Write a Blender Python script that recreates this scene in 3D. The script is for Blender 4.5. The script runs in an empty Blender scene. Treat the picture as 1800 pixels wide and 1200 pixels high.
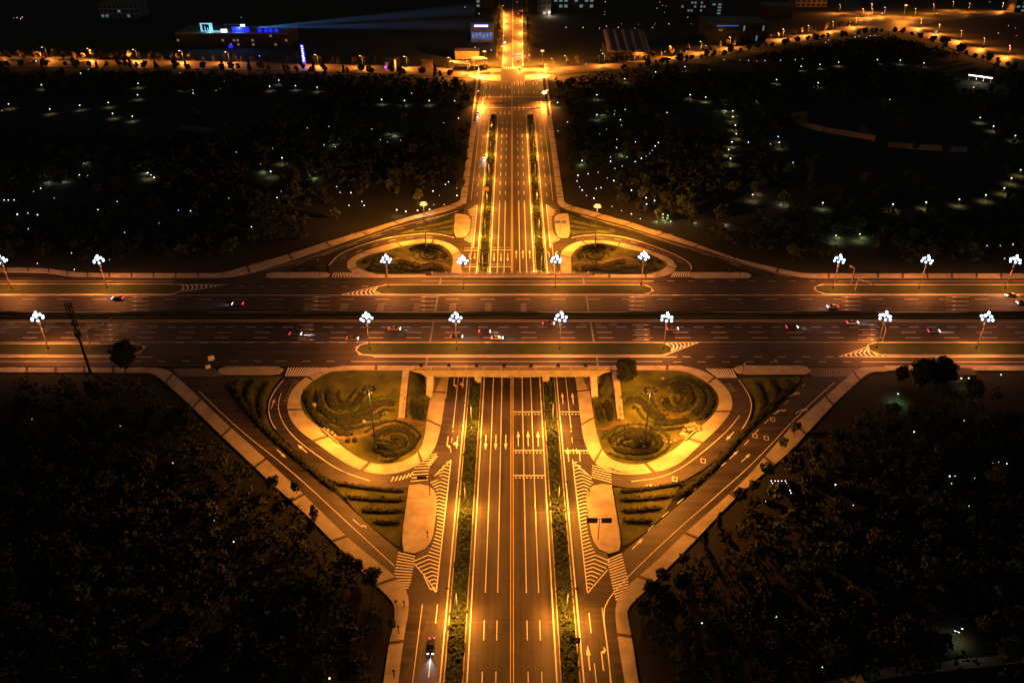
import bpy, math, random
from mathutils import Vector, Matrix
from mathutils.geometry import delaunay_2d_cdt
random.seed(7)
R = math.radians
scene = bpy.context.scene

# ------------------------------------------------------------------ camera, night sky, exposure
CAM_H, PITCH, FOC = 165.76, R(31.295), 1380.7          # metres, downward tilt, focal length for an 1800 px wide frame
cam = bpy.data.cameras.new("camera"); cam.sensor_width = 36; cam.lens = FOC / 1800 * 36
cam.clip_start = 1; cam.clip_end = 9000
camo = bpy.data.objects.new("camera", cam); scene.collection.objects.link(camo)
camo.location = (0, 0, CAM_H); camo.rotation_euler = (math.pi / 2 - PITCH, 0, 0)
scene.camera = camo
world = bpy.data.worlds.new("World"); scene.world = world; world.use_nodes = True
nt = world.node_tree; bg = nt.nodes["Background"]
sky = nt.nodes.new("ShaderNodeTexSky"); sky.sky_type = 'NISHITA'; sky.sun_disc = False
sky.sun_elevation = R(2); sky.sun_rotation = R(200)
nt.links.new(sky.outputs[0], bg.inputs[0]); bg.inputs[1].default_value = 0.026
vs = scene.view_settings; vs.view_transform = 'Standard'; vs.look = 'None'; vs.gamma = 1; vs.exposure = 0
scene.cycles.use_denoising = True
scene.cycles.max_bounces = 4; scene.cycles.diffuse_bounces = 2; scene.cycles.glossy_bounces = 2
scene.cycles.sample_clamp_indirect = 1.5; scene.cycles.sample_clamp_direct = 0
scene.cycles.caustics_reflective = False; scene.cycles.caustics_refractive = False
POWER = 1.0                                            # common factor of all lamps
SODIUM = (1.0, 0.30, 0.032)

# ------------------------------------------------------------------ helpers: naming
COL = scene.collection
def tag(o, label=None, cat=None, group=None, kind=None):
    if label: o["label"] = label
    if cat: o["category"] = cat
    if group: o["group"] = group
    if kind: o["kind"] = kind
    return o
def empty(name, loc, label, cat, group=None, rz=0.0, sc=1.0):
    o = bpy.data.objects.new(name, None); COL.objects.link(o)
    o.location = loc; o.rotation_euler = (0, 0, rz); o.scale = (sc, sc, sc); o.empty_display_size = 1
    return tag(o, label, cat, group)
def copy_tree(o, parent=None):
    c = o.copy(); COL.objects.link(c); c.parent = parent
    for ch in list(o.children): copy_tree(ch, c)
    return c

class MB:
    def __init__(s): s.v = []; s.f = []; s.m = []
    def poly(s, pts, mi=0):
        n = len(s.v); s.v += [tuple(p) for p in pts]; s.f.append(tuple(range(n, n + len(pts)))); s.m.append(mi)
    def box(s, cx, cy, cz, sx, sy, sz, rz=0.0, mi=0, taper=1.0):
        c, q = math.cos(rz), math.sin(rz); n = len(s.v)
        for dz, t in ((-.5, 1.0), (.5, taper)):
            for dx, dy in ((-.5, -.5), (.5, -.5), (.5, .5), (-.5, .5)):
                x, y = dx * sx * t, dy * sy * t
                s.v.append((cx + x * c - y * q, cy + x * q + y * c, cz + dz * sz))
        for f in ((0, 3, 2, 1), (4, 5, 6, 7), (0, 1, 5, 4), (1, 2, 6, 5), (2, 3, 7, 6), (3, 0, 4, 7)):
            s.f.append(tuple(n + i for i in f)); s.m.append(mi)
    def tube(s, pts, rad, n=8, mi=0, cap=True):
        pts = [Vector(p) for p in pts]; base = len(s.v); k = len(pts)
        if not hasattr(rad, '__len__'): rad = [rad] * k
        for i, p in enumerate(pts):
            d = (pts[min(i + 1, k - 1)] - pts[max(i - 1, 0)]).normalized()
            a = Vector((0, 0, 1)) if abs(d.z) < .9 else Vector((0, 1, 0))
            u = d.cross(a).normalized(); w = d.cross(u)
            for j in range(n):
                t = 2 * math.pi * j / n
                s.v.append(tuple(p + (u * math.cos(t) + w * math.sin(t)) * rad[i]))
        for i in range(k - 1):
            for j in range(n):
                a0 = base + i * n + j; a1 = base + i * n + (j + 1) % n
                s.f.append((a0, a1, a1 + n, a0 + n)); s.m.append(mi)
        if cap:
            s.f.append(tuple(base + j for j in reversed(range(n)))); s.m.append(mi)
            s.f.append(tuple(base + (k - 1) * n + j for j in range(n))); s.m.append(mi)
    def ball(s, c, r, n=8, m=5, mi=0, sz=1.0):
        b = len(s.v)
        s.v.append((c[0], c[1], c[2] - r * sz))
        for i in range(1, m):
            a = -math.pi / 2 + math.pi * i / m
            for j in range(n):
                t = 2 * math.pi * j / n
                s.v.append((c[0] + r * math.cos(a) * math.cos(t), c[1] + r * math.cos(a) * math.sin(t), c[2] + r * sz * math.sin(a)))
        s.v.append((c[0], c[1], c[2] + r * sz)); top = len(s.v) - 1
        for j in range(n):
            s.f.append((b, b + 1 + (j + 1) % n, b + 1 + j)); s.m.append(mi)
            for i in range(m - 2):
                q = b + 1 + i * n
                s.f.append((q + j, q + (j + 1) % n, q + n + (j + 1) % n, q + n + j)); s.m.append(mi)
            q = b + 1 + (m - 2) * n
            s.f.append((q + j, q + (j + 1) % n, top)); s.m.append(mi)
    def mesh(s, name, mats, smooth=False):
        me = bpy.data.meshes.new(name); me.from_pydata(s.v, [], s.f)
        for m in (mats if isinstance(mats, (list, tuple)) else [mats]): me.materials.append(m)
        me.polygons.foreach_set('material_index', s.m)
        if smooth: me.polygons.foreach_set('use_smooth', [True] * len(s.f))
        me.update(); return me
    def build(s, name, mats, parent=None, smooth=False, loc=None):
        o = bpy.data.objects.new(name, s.mesh(name, mats, smooth)); COL.objects.link(o)
        if parent: o.parent = parent
        if loc: o.location = loc
        return o
def struct(o, label=None, kind='structure'):
    o["kind"] = kind
    if label: o["label"] = label
    return o

# ------------------------------------------------------------------ materials
def mat(name, base, rough=.8, noise=None, scale=1.0, metal=0.0, emit=None, estr=0.0, bump=0.0, nosample=False, detail=4, spec=.5):
    m = bpy.data.materials.new(name); m.use_nodes = True
    n = m.node_tree; b = n.nodes["Principled BSDF"]
    b.inputs["Base Color"].default_value = (*base, 1); b.inputs["Roughness"].default_value = rough
    b.inputs["Metallic"].default_value = metal; b.inputs["Specular IOR Level"].default_value = spec
    geo = n.nodes.new("ShaderNodeNewGeometry")
    if noise:
        tx = n.nodes.new("ShaderNodeTexNoise"); tx.inputs["Scale"].default_value = scale; tx.inputs["Detail"].default_value = detail
        n.links.new(geo.outputs["Position"], tx.inputs["Vector"])
        rp = n.nodes.new("ShaderNodeValToRGB"); rp.color_ramp.elements[0].position = .3; rp.color_ramp.elements[1].position = .7
        rp.color_ramp.elements[0].color = (*base, 1); rp.color_ramp.elements[1].color = (*noise, 1)
        n.links.new(tx.outputs["Fac"], rp.inputs[0]); n.links.new(rp.outputs[0], b.inputs["Base Color"])
        if bump:
            bp = n.nodes.new("ShaderNodeBump"); bp.inputs["Strength"].default_value = bump
            n.links.new(tx.outputs["Fac"], bp.inputs["Height"]); n.links.new(bp.outputs[0], b.inputs["Normal"])
    if emit:
        b.inputs["Emission Color"].default_value = (*emit, 1); b.inputs["Emission Strength"].default_value = estr
        if nosample: m.cycles.emission_sampling = 'NONE'
    return m
def asphalt(name, base, streak_axis, rough=.5):
    """worn asphalt: wheel-track streaks along the traffic, patches and fine grain"""
    m = mat(name, base, rough); n = m.node_tree; b = n.nodes["Principled BSDF"]
    geo = n.nodes.new("ShaderNodeNewGeometry")
    mp = n.nodes.new("ShaderNodeMapping"); n.links.new(geo.outputs["Position"], mp.inputs[0])
    mp.inputs["Scale"].default_value = (1.1, .012, 1) if streak_axis == 'y' else (.012, 1.1, 1)
    t1 = n.nodes.new("ShaderNodeTexNoise"); t1.inputs["Scale"].default_value = .55; t1.inputs["Detail"].default_value = 3
    n.links.new(mp.outputs[0], t1.inputs["Vector"])
    t2 = n.nodes.new("ShaderNodeTexNoise"); t2.inputs["Scale"].default_value = .07; t2.inputs["Detail"].default_value = 6
    n.links.new(geo.outputs["Position"], t2.inputs["Vector"])
    t3 = n.nodes.new("ShaderNodeTexNoise"); t3.inputs["Scale"].default_value = 2.2; t3.inputs["Detail"].default_value = 5
    n.links.new(geo.outputs["Position"], t3.inputs["Vector"])
    ad = n.nodes.new("ShaderNodeMath"); ad.operation = 'ADD'; n.links.new(t1.outputs["Fac"], ad.inputs[0]); n.links.new(t2.outputs["Fac"], ad.inputs[1])
    a2 = n.nodes.new("ShaderNodeMath"); a2.operation = 'MULTIPLY_ADD'; n.links.new(t3.outputs["Fac"], a2.inputs[0]); a2.inputs[1].default_value = .5; n.links.new(ad.outputs[0], a2.inputs[2])
    rp = n.nodes.new("ShaderNodeMapRange"); rp.inputs[1].default_value = 1.02; rp.inputs[2].default_value = 1.48; rp.inputs[3].default_value = .45; rp.inputs[4].default_value = 1.55
    n.links.new(a2.outputs[0], rp.inputs[0])
    mx = n.nodes.new("ShaderNodeVectorMath"); mx.operation = 'SCALE'; mx.inputs[0].default_value = base
    n.links.new(rp.outputs[0], mx.inputs["Scale"]); n.links.new(mx.outputs[0], b.inputs["Base Color"])
    return m
def paving(name, c1, c2, size):
    m = mat(name, c1, .75); n = m.node_tree; b = n.nodes["Principled BSDF"]
    geo = n.nodes.new("ShaderNodeNewGeometry")
    br = n.nodes.new("ShaderNodeTexBrick"); br.inputs["Scale"].default_value = 1 / size
    br.inputs["Color1"].default_value = (*c1, 1); br.inputs["Color2"].default_value = (*c2, 1)
    br.inputs["Mortar"].default_value = (c1[0] * .6, c1[1] * .6, c1[2] * .6, 1); br.inputs["Mortar Size"].default_value = .03
    n.links.new(geo.outputs["Position"], br.inputs["Vector"])
    t2 = n.nodes.new("ShaderNodeTexNoise"); t2.inputs["Scale"].default_value = .25; t2.inputs["Detail"].default_value = 6
    n.links.new(geo.outputs["Position"], t2.inputs["Vector"])
    rp = n.nodes.new("ShaderNodeMapRange"); rp.inputs[1].default_value = .3; rp.inputs[2].default_value = .7; rp.inputs[3].default_value = .68; rp.inputs[4].default_value = 1.12
    n.links.new(t2.outputs["Fac"], rp.inputs[0])
    mx = n.nodes.new("ShaderNodeVectorMath"); mx.operation = 'SCALE'
    n.links.new(br.outputs[0], mx.inputs[0]); n.links.new(rp.outputs[0], mx.inputs["Scale"]); n.links.new(mx.outputs[0], b.inputs["Base Color"])
    return m
M = {}
M['asphalt'] = asphalt('asphalt', (.045, .038, .028), 'y', .60)
M['asphalt_cross'] = asphalt('asphalt_cross', (.034, .029, .026), 'x', .66)
M['asphalt_ramp'] = asphalt('asphalt_ramp', (.040, .033, .027), 'none', .65)
M['paving'] = paving('paving', (.56, .51, .42), (.49, .44, .36), 1.5)
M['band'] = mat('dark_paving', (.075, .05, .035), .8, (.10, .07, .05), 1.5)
M['kerb'] = mat('kerb_stone', (.42, .39, .34), .75, (.33, .31, .27), .8)
M['white'] = mat('road_paint', (.85, .83, .79), .6, (.70, .68, .63), .9)
M['yellow'] = mat('yellow_road_paint', (.78, .62, .22), .6, (.62, .48, .15), .9)
M['wornpaint'] = mat('worn_road_paint', (.30, .28, .25), .7, (.14, .13, .12), .8)
M['terrain'] = mat('park_ground', (.008, .010, .005), .95, (.017, .019, .009), .06, detail=8)
M['lawn'] = mat('lawn', (.018, .030, .004), .95, (.11, .125, .012), .17, detail=8, bump=.3)
M['lawn2'] = mat('verge_grass', (.009, .018, .003), .95, (.020, .032, .005), .3, detail=8, bump=.3)
M['hedge'] = mat('hedge_leaf', (.005, .009, .002), .85, (.015, .024, .004), 1.4)
M['shrub'] = mat('shrub_leaf', (.010, .024, .003), .8, (.042, .080, .008), .6)
M['leaf'] = mat('tree_leaf', (.030, .060, .014), .75, (.075, .095, .02), .8)
M['leaf2'] = mat('dark_tree_leaf', (.014, .026, .010), .85, (.028, .042, .014), .3)
M['leaf3'] = mat('dry_tree_leaf', (.08, .075, .02), .8, (.13, .11, .03), .8)
M['bark'] = mat('bark', (.11, .085, .06), .9, (.07, .05, .035), 3)
M['soil'] = mat('bare_soil', (.10, .07, .045), .95, (.16, .12, .075), .4)
M['concrete'] = paving('bridge_concrete', (.80, .77, .67), (.76, .72, .63), 3.0)
M['concrete_dark'] = mat('dark_concrete', (.16, .14, .12), .85, (.22, .19, .16), .6)
M['stone'] = mat('pale_stone', (.40, .36, .29), .85, (.26, .22, .17), 1.2)
M['metal'] = mat('galvanised_metal', (.42, .42, .41), .45, (.33, .33, .33), 2, metal=.6)
M['dark_metal'] = mat('dark_metal', (.03, .03, .032), .5, (.05, .045, .04), 2, metal=.4)
M['sign_back'] = mat('sign_back', (.018, .018, .022), .6, (.03, .03, .035), 2)
M['sign_blue'] = mat('sign_blue', (.05, .07, .22), .5, (.07, .09, .26), 2)
M['sign_white'] = mat('sign_white', (.75, .75, .72), .5, (.6, .6, .58), 2)
M['sign_tan'] = mat('sign_tan', (.34, .22, .09), .6, (.22, .13, .05), 1)
M['globe'] = mat('lamp_globe', (.9, .9, .9), .3, emit=(.52, .72, 1.0), estr=3.2, nosample=True)
M['sodium'] = mat('sodium_glass', (.9, .6, .3), .3, emit=(1.0, .48, .13), estr=2.6, nosample=True)
M['parkbulb'] = mat('garden_lamp_glass', (.9, .9, .9), .3, emit=(.84, .96, .84), estr=3.0, nosample=True)
M['parkbulb_g'] = mat('greenish_lamp_glass', (.9, .9, .9), .3, emit=(.55, 1.0, .80), estr=2.5, nosample=True)
M['parkbulb_w'] = mat('warm_lamp_glass', (.9, .9, .9), .3, emit=(1.0, .75, .45), estr=3.5, nosample=True)
M['parkbulb_b'] = mat('blue_lamp_glass', (.9, .9, .9), .3, emit=(.10, .35, 1.0), estr=6, nosample=True)
M['parkbulb_p'] = mat('violet_lamp_glass', (.9, .9, .9), .3, emit=(.75, .30, 1.0), estr=6, nosample=True)
M['red'] = mat('tail_lamp_glass', (.5, .02, .02), .3, emit=(1.0, .03, .06), estr=10, nosample=True)
M['headlamp'] = mat('head_lamp_glass', (.9, .9, .9), .2, emit=(.75, .85, 1.0), estr=10, nosample=True)
M['glass'] = mat('car_glass', (.012, .014, .018), .08)
M['tyre'] = mat('tyre', (.012, .012, .012), .9)
M['rim'] = mat('wheel_rim', (.35, .35, .36), .35, metal=.8)
M['roof_grey'] = mat('sheet_roof', (.24, .19, .17), .7, (.16, .13, .115), .3)
M['wall_grey'] = mat('plain_wall', (.020, .018, .018), .85, (.030, .027, .025), .3)
M['wall_tan'] = mat('tan_wall', (.26, .19, .13), .85, (.20, .14, .09), .3)
M['win_dark'] = mat('dark_window', (.015, .018, .022), .15)
M['win_cyan'] = mat('lit_cyan_window', (.2, .3, .3), .4, emit=(.28, .66, .80), estr=.22, nosample=True)
M['win_warm'] = mat('lit_warm_window', (.3, .25, .2), .4, emit=(1.0, .62, .30), estr=.16, nosample=True)
M['led_cyan'] = mat('cyan_light_band', (.2, .3, .3), .4, emit=(.22, .62, .95), estr=.9)
M['led_white'] = mat('white_light_band', (.4, .4, .4), .4, emit=(.75, .88, 1.0), estr=2.5)
M['led_blue'] = mat('blue_light_band', (.05, .05, .3), .4, emit=(.006, .012, 1.0), estr=1.4)
M['led_warm'] = mat('warm_light_band', (.4, .4, .4), .4, emit=(1.0, .90, .70), estr=4)
M['led_magenta'] = mat('magenta_light', (.3, .05, .3), .4, emit=(.8, .05, .7), estr=2.5)
M['led_azure'] = mat('azure_light', (.05, .1, .3), .4, emit=(.01, .14, .62), estr=.45)
M['wall_blue'] = mat('blue_lit_wall', (.10, .16, .35), .6, (.07, .12, .28), .5)
M['red_gate'] = mat('red_led', (.4, .02, .02), .4, emit=(1.0, .05, .12), estr=3, nosample=True)
def paint(name, c): return mat(name, c, .28, spec=.6)
M['car_white'] = paint('white_car_paint', (.45, .45, .45)); M['car_black'] = paint('black_car_paint', (.012, .012, .014))
M['car_silver'] = paint('silver_car_paint', (.16, .165, .17)); M['car_red'] = paint('red_car_paint', (.07, .008, .008))
M['car_blue'] = paint('blue_car_paint', (.03, .06, .20)); M['car_grey'] = paint('grey_car_paint', (.10, .10, .11))

# ------------------------------------------------------------------ the lie of the land
ZC = 7.5                                                # level of the crossing road and its bridge
def ss(t): t = max(0.0, min(1.0, t)); return t * t * (3 - 2 * t)
def ztrough(Y):                                         # the avenue dips under the bridge
    v = .0240 * (math.sqrt((Y - 275) ** 2 + 900) - 30)
    return v if v < 4.4 else 4.4 + .8 * (1 - math.exp(-(v - 4.4) / .8))
def zout(Y):
    if Y < 240: return 7.5 - 3.9 * ss((240 - Y) / 112)
    if Y > 318: return 7.5 - 2.4 * ss((Y - 318) / 120)
    return 7.5
def h(X, Y):
    a = abs(X); zr = ztrough(Y)
    if a < 30: return zr
    d = max(0.0, 239 - Y, Y - 319)
    sx = ss((a - 30) / 36); sd = 1 - ss(d / 34); s2 = ss((a - 31.5) / 7)
    w = 1 - (1 - sx) * (1 - sd * s2)
    return zr + (zout(Y) - zr) * w
CP, SP = math.cos(PITCH), math.sin(PITCH)
def ray(px, py):
    x = (px - 900) / FOC; y = (py - 600) / FOC
    return x, CP - y * SP, -SP - y * CP                 # direction scaled so that forward depth is 1
def G(px, py, dz=0.0):
    """point of the ground seen at a place measured on the survey photograph (1800 x 1200)"""
    dx, dy, dz_ = ray(px, py); t0 = 60.0; t = 60.0
    f = lambda t: CAM_H + dz_ * t - h(dx * t, dy * t) - dz
    while t < 4000 and f(t) > 0: t0 = t; t += 4.0
    a, b = t0, t
    for _ in range(24):
        m = (a + b) / 2
        if f(m) > 0: a = m
        else: b = m
    return (dx * a, dy * a)
def C(px, py, z=ZC):
    dx, dy, dz_ = ray(px, py); t = (z - CAM_H) / dz_
    return (dx * t, dy * t)
def zat(X, Y, py):
    """height at which something standing at X, Y reaches row py"""
    dx, dy, dz_ = ray(900, py); t = Y / dy
    return CAM_H + dz_ * t
def CY(py): return C(900, py)[1]
def mir(p): return (1799.4 - p[0], p[1])
def flip(pts): return [mir(p) for p in pts]
def GL(pts): return [G(*p) for p in pts]
def CL(pts): return [C(*p) for p in pts]

def resample(pl, n):
    L = [0.0]
    for a, b in zip(pl, pl[1:]): L.append(L[-1] + math.dist(a, b))
    out = []; k = 0
    for i in range(n + 1):
        t = L[-1] * i / n
        while k < len(L) - 2 and L[k + 1] < t: k += 1
        u = (t - L[k]) / max(1e-9, L[k + 1] - L[k])
        out.append((pl[k][0] + (pl[k + 1][0] - pl[k][0]) * u, pl[k][1] + (pl[k + 1][1] - pl[k][1]) * u))
    return out
def plen(pl): return sum(math.dist(a, b) for a, b in zip(pl, pl[1:]))
def smooth(pl, it=2):
    for _ in range(it):
        o = [pl[0]]
        for a, b in zip(pl, pl[1:]):
            o.append((a[0] * .75 + b[0] * .25, a[1] * .75 + b[1] * .25)); o.append((a[0] * .25 + b[0] * .75, a[1] * .25 + b[1] * .75))
        o.append(pl[-1]); pl = o
    return pl
def at(z): return (lambda X, Y: z)
def strip(mb, A, B, zf, off, step=2.0, across=2, skirt=0.0, mi=0, mk=0):
    n = max(2, int(max(plen(A), plen(B)) / step)); a = resample(A, n); b = resample(B, n); base = len(mb.v)
    for p, q in zip(a, b):
        for j in range(across + 1):
            u = j / across; x = p[0] + (q[0] - p[0]) * u; y = p[1] + (q[1] - p[1]) * u
            mb.v.append((x, y, zf(x, y) + off))
    w = across + 1
    (ax, ay), (bx, by) = a[0], b[0]; (cx, cy) = a[1]
    ccw = ((bx - ax) * (cy - ay) - (by - ay) * (cx - ax)) > 0
    for i in range(n):
        for j in range(across):
            q = (base + i * w + j, base + i * w + j + 1, base + (i + 1) * w + j + 1, base + (i + 1) * w + j)
            mb.f.append(q if ccw else q[::-1]); mb.m.append(mi)
    if skirt:
        ring = [base + i * w for i in range(n + 1)] + [base + n * w + j for j in range(1, w)] + [base + i * w + across for i in range(n - 1, -1, -1)] + [base + j for j in range(across - 1, 0, -1)]
        s0 = len(mb.v)
        for r in ring: x, y, z = mb.v[r]; mb.v.append((x, y, z - skirt))
        m = len(ring)
        for k in range(m):
            q = (ring[k], ring[(k + 1) % m], s0 + (k + 1) % m, s0 + k)
            mb.f.append(q[::-1] if ccw else q); mb.m.append(mk)
    return a, b
def inside(p, poly):
    x, y = p; c = False; j = len(poly) - 1
    for i in range(len(poly)):
        xi, yi = poly[i]; xj, yj = poly[j]
        if (yi > y) != (yj > y) and x < (xj - xi) * (y - yi) / (yj - yi) + xi: c = not c
        j = i
    return c
def drape(mb, poly, zf, off, step=3.0, skirt=0.0, mi=0, mk=0):
    per = resample(poly + [poly[0]], max(8, int(plen(poly + [poly[0]]) / step)))[:-1]
    vs_ = [Vector(p) for p in per]; n = len(per)
    xs = [p[0] for p in per]; ys = [p[1] for p in per]
    y = min(ys) + step * .5; k = 0
    while y < max(ys):
        x = min(xs) + step * (.3 if k % 2 else .8)
        while x < max(xs):
            if inside((x, y), per) and min((x - q[0]) ** 2 + (y - q[1]) ** 2 for q in per) > (step * .45) ** 2: vs_.append(Vector((x, y)))
            x += step
        y += step; k += 1
    V, _, F, *_r = delaunay_2d_cdt(vs_, [(i, (i + 1) % n) for i in range(n)], [], 0, 1e-4)
    base = len(mb.v); mb.v += [(v.x, v.y, zf(v.x, v.y) + off) for v in V]
    for f in F:
        cx = sum(V[i].x for i in f) / len(f); cy = sum(V[i].y for i in f) / len(f)
        if inside((cx, cy), per):
            (x0, y0), (x1, y1), (x2, y2) = V[f[0]], V[f[1]], V[f[2]]
            fl = (x1 - x0) * (y2 - y0) - (y1 - y0) * (x2 - x0) > 0
            mb.f.append(tuple(base + i for i in (f if fl else f[::-1]))); mb.m.append(mi)
    if skirt:
        ar = sum(per[i][0] * per[(i + 1) % n][1] - per[(i + 1) % n][0] * per[i][1] for i in range(n)); b2 = len(mb.v)
        for p in per:
            z = zf(*p) + off; mb.v.append((p[0], p[1], z)); mb.v.append((p[0], p[1], z - skirt))
        for i in range(n):
            j = (i + 1) % n; q = (b2 + 2 * i, b2 + 2 * i + 1, b2 + 2 * j + 1, b2 + 2 * j)
            mb.f.append(q if ar > 0 else q[::-1]); mb.m.append(mk)
def offset_line(pl, d):
    out = []
    for i, p in enumerate(pl):
        a = pl[max(0, i - 1)]; b = pl[min(len(pl) - 1, i + 1)]
        L = math.dist(a, b) or 1; out.append((p[0] - (b[1] - a[1]) / L * d, p[1] + (b[0] - a[0]) / L * d))
    return out
def line(mb, pl, w, zf, off, dash=None, step=3.0, start=0.0, mi=0):
    pl = resample(pl, max(2, int(plen(pl) / step)))
    if dash is None:
        strip(mb, offset_line(pl, -w / 2), offset_line(pl, w / 2), zf, off, step, 1, 0, mi); return
    L = plen(pl); s = start
    fine = resample(pl, max(4, int(L)))
    while s < L:
        i0 = int(s / L * (len(fine) - 1)); i1 = min(len(fine) - 1, int((s + dash[0]) / L * (len(fine) - 1)))
        if i1 > i0:
            sub = fine[i0:i1 + 1]; strip(mb, offset_line(sub, -w / 2), offset_line(sub, w / 2), zf, off, 6, 1, 0, mi)
        s += dash[0] + dash[1]
def arrow(mb, x, y, rz, zf, off, kind='straight', L=6.0, mi=0, sc=1.0):
    """painted lane arrow; its tip points along local +Y"""
    polys = []
    if kind in ('straight', 'both'):
        polys += [[(-.14, 0), (.14, 0), (.14, L * .62), (-.14, L * .62)], [(-.5, L * .6), (.5, L * .6), (0, L)]]
    if kind in ('right', 'left', 'both'):
        k = 1 if kind != 'left' else -1; hgt = L * (.62 if kind != 'both' else .42)
        if kind != 'both': polys.append([(-.14, 0), (.14, 0), (.14, hgt), (-.14, hgt)])
        polys += [[(-.14 * k, hgt - .1), (.75 * k, hgt + .75), (.75 * k, hgt + 1.3), (-.14 * k, hgt + .7)], [(.55 * k, hgt + .1), (1.15 * k, hgt + 1.25), (.65 * k, hgt + 2.2)]]
    c, s = math.cos(rz), math.sin(rz)
    for pl in polys:
        pts = [(x + px * c * sc - py * s * sc, y + px * s * sc + py * c * sc) for px, py in pl]
        if sum(pts[i][0] * pts[(i + 1) % len(pts)][1] - pts[(i + 1) % len(pts)][0] * pts[i][1] for i in range(len(pts))) < 0: pts.reverse()
        mb.poly([(p[0], p[1], zf(*p) + off) for p in pts], mi)

# ------------------------------------------------------------------ ground sheet
def axis(lo, hi, a, b, fine, grow=1.25):
    v = []; x = a
    while x < b + 1e-6: v.append(x); x += fine
    s = fine; x = v[-1]
    while x < hi: s *= grow; x += s; v.append(x)
    s = fine; x = v[0]; w = []
    while x > lo: s *= grow; x -= s; w.append(x)
    return w[::-1] + v
g = MB(); XS = axis(-5000, 5000, -141, 141, 3.0, 1.22); YS = axis(-1500, 6000, 96, 450, 3.0, 1.22)
for y in YS:
    for x in XS: g.v.append((x, y, h(x, y) - .28))
nx = len(XS)
for j in range(len(YS) - 1):
    for i in range(nx - 1): g.f.append((j * nx + i, j * nx + i + 1, (j + 1) * nx + i + 1, (j + 1) * nx + i)); g.m.append(0)
struct(g.build('ground', M['terrain'], smooth=True), 'dark park ground spreading to the horizon around the interchange')

# ------------------------------------------------------------------ road sheets
YN, YF = -60.0, 735.0
mb = MB(); ys_ = [(0, 0)]
strip(mb, [(-26.5, YN), (-26.5, YF)], [(26.5, YN), (26.5, YF)], h, 0, 3.0, 10)
struct(mb.build('avenue_road', M['asphalt']), 'six lane asphalt avenue running under the bridge')
Y_FE, Y_NE = CY(487), CY(644)
mb = MB(); strip(mb, [(-460, Y_NE), (460, Y_NE)], [(-460, Y_FE), (460, Y_FE)], at(ZC), 0, 20, 6)
struct(mb.build('crossing_road', M['asphalt_cross']), 'wide dark asphalt road crossing over the avenue on the bridge')

# near left loop and slip road, near right loop and slip road (survey rows)
NL_ring_out = [(600, 644), (576, 647), (545, 658), (526, 671), (512, 688), (505, 706), (505, 722), (511, 738), (523, 754), (540, 768), (560, 782), (585, 800), (612, 817), (640, 829), (668, 834), (690, 833), (712, 828), (735, 817), (752, 805), (763, 790), (770, 772), (776, 745), (781, 712), (785, 685), (787, 664)]
NL_ring_in = [(600, 652), (582, 652), (562, 661), (545, 672), (532, 687), (527, 704), (530, 720), (540, 734), (553, 745), (566, 755), (580, 767), (594, 779), (612, 793), (635, 808), (655, 815), (680, 817), (705, 812), (725, 803), (738, 791), (745, 775), (748, 755), (750, 738), (753, 720), (757, 697), (762, 675), (763, 665)]
NR_ring_out = [(1198, 644), (1212, 645), (1240, 653), (1268, 672), (1282, 688), (1288, 706), (1286, 722), (1272, 742), (1255, 760), (1236, 777), (1200, 811), (1180, 822), (1160, 829), (1120, 835), (1090, 834), (1066, 828), (1046, 816), (1032, 790), (1024, 766), (1018, 714), (1014, 685), (1012, 664)]
NR_ring_in = [(1198, 652), (1210, 654), (1236, 666), (1258, 684), (1266, 704), (1258, 726), (1234, 749), (1206, 772), (1190, 787), (1160, 806), (1128, 817), (1096, 816), (1070, 806), (1056, 787), (1048, 758), (1043, 730), (1038, 696), (1034, 665)]
NL_loop_out = [(548, 640), (515, 648), (499, 663), (482, 682), (471, 704), (470, 725), (476, 744), (491, 765), (516, 788), (552, 822), (578, 842), (610, 855), (650, 861), (690, 861), (720, 856), (770, 848), (800, 830)]
NR_loop_out = [(1250, 640), (1284, 648), (1297, 663), (1313, 682), (1322, 698), (1325, 714), (1318, 738), (1304, 758), (1286, 781), (1260, 806), (1230, 829), (1200, 846), (1170, 854), (1120, 858), (1076, 853), (1030, 848), (1000, 830)]
NL_diag_out = [(246, 654), (262, 655), (274, 659), (300, 681), (340, 718), (380, 757), (425, 800), (492, 863), (557, 923), (613, 980), (670, 1037), (690, 1056), (695, 1072), (692, 1100), (683, 1133), (672, 1215)]
NL_diag_in = [(246, 646), (280, 647), (296, 651), (312, 664), (345, 694), (382, 730), (420, 764), (460, 800), (500, 837), (553, 888), (617, 950), (667, 990), (700, 1018), (713, 1033), (719, 1052), (718, 1080), (710, 1117), (698, 1215)]
NL_slip_r = [(385, 650), (420, 690), (452, 740), (490, 782), (530, 819), (583, 861), (633, 908), (667, 938), (702, 968), (735, 1000), (770, 1045)]
NR_diag_in = [(1560, 645), (1520, 645), (1507, 648), (1467, 683), (1433, 713), (1395, 746), (1350, 796), (1310, 843), (1250, 897), (1207, 933), (1153, 987), (1113, 1020), (1088, 1046), (1081, 1067), (1083, 1100), (1090, 1150), (1101, 1215)]
NR_diag_out = [(1560, 653), (1537, 653), (1523, 658), (1500, 678), (1463, 713), (1420, 760), (1387, 796), (1345, 830), (1300, 868), (1220, 952), (1183, 989), (1127, 1045), (1103, 1068), (1102, 1080), (1110, 1117), (1120, 1183), (1125, 1215)]
NR_slip_l = [(1420, 650), (1400, 685), (1340, 737), (1287, 791), (1270, 817), (1233, 853), (1200, 881), (1133, 938), (1097, 968), (1060, 1005), (1020, 1060)]
FL_ring_out = [(653, 488), (635, 485), (617, 478), (610, 470), (610, 463), (613, 457), (627, 448), (653, 438), (693, 428), (727, 422), (752, 420), (777, 423), (797, 431), (809, 443), (813, 455), (811, 468), (810, 479)]
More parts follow.
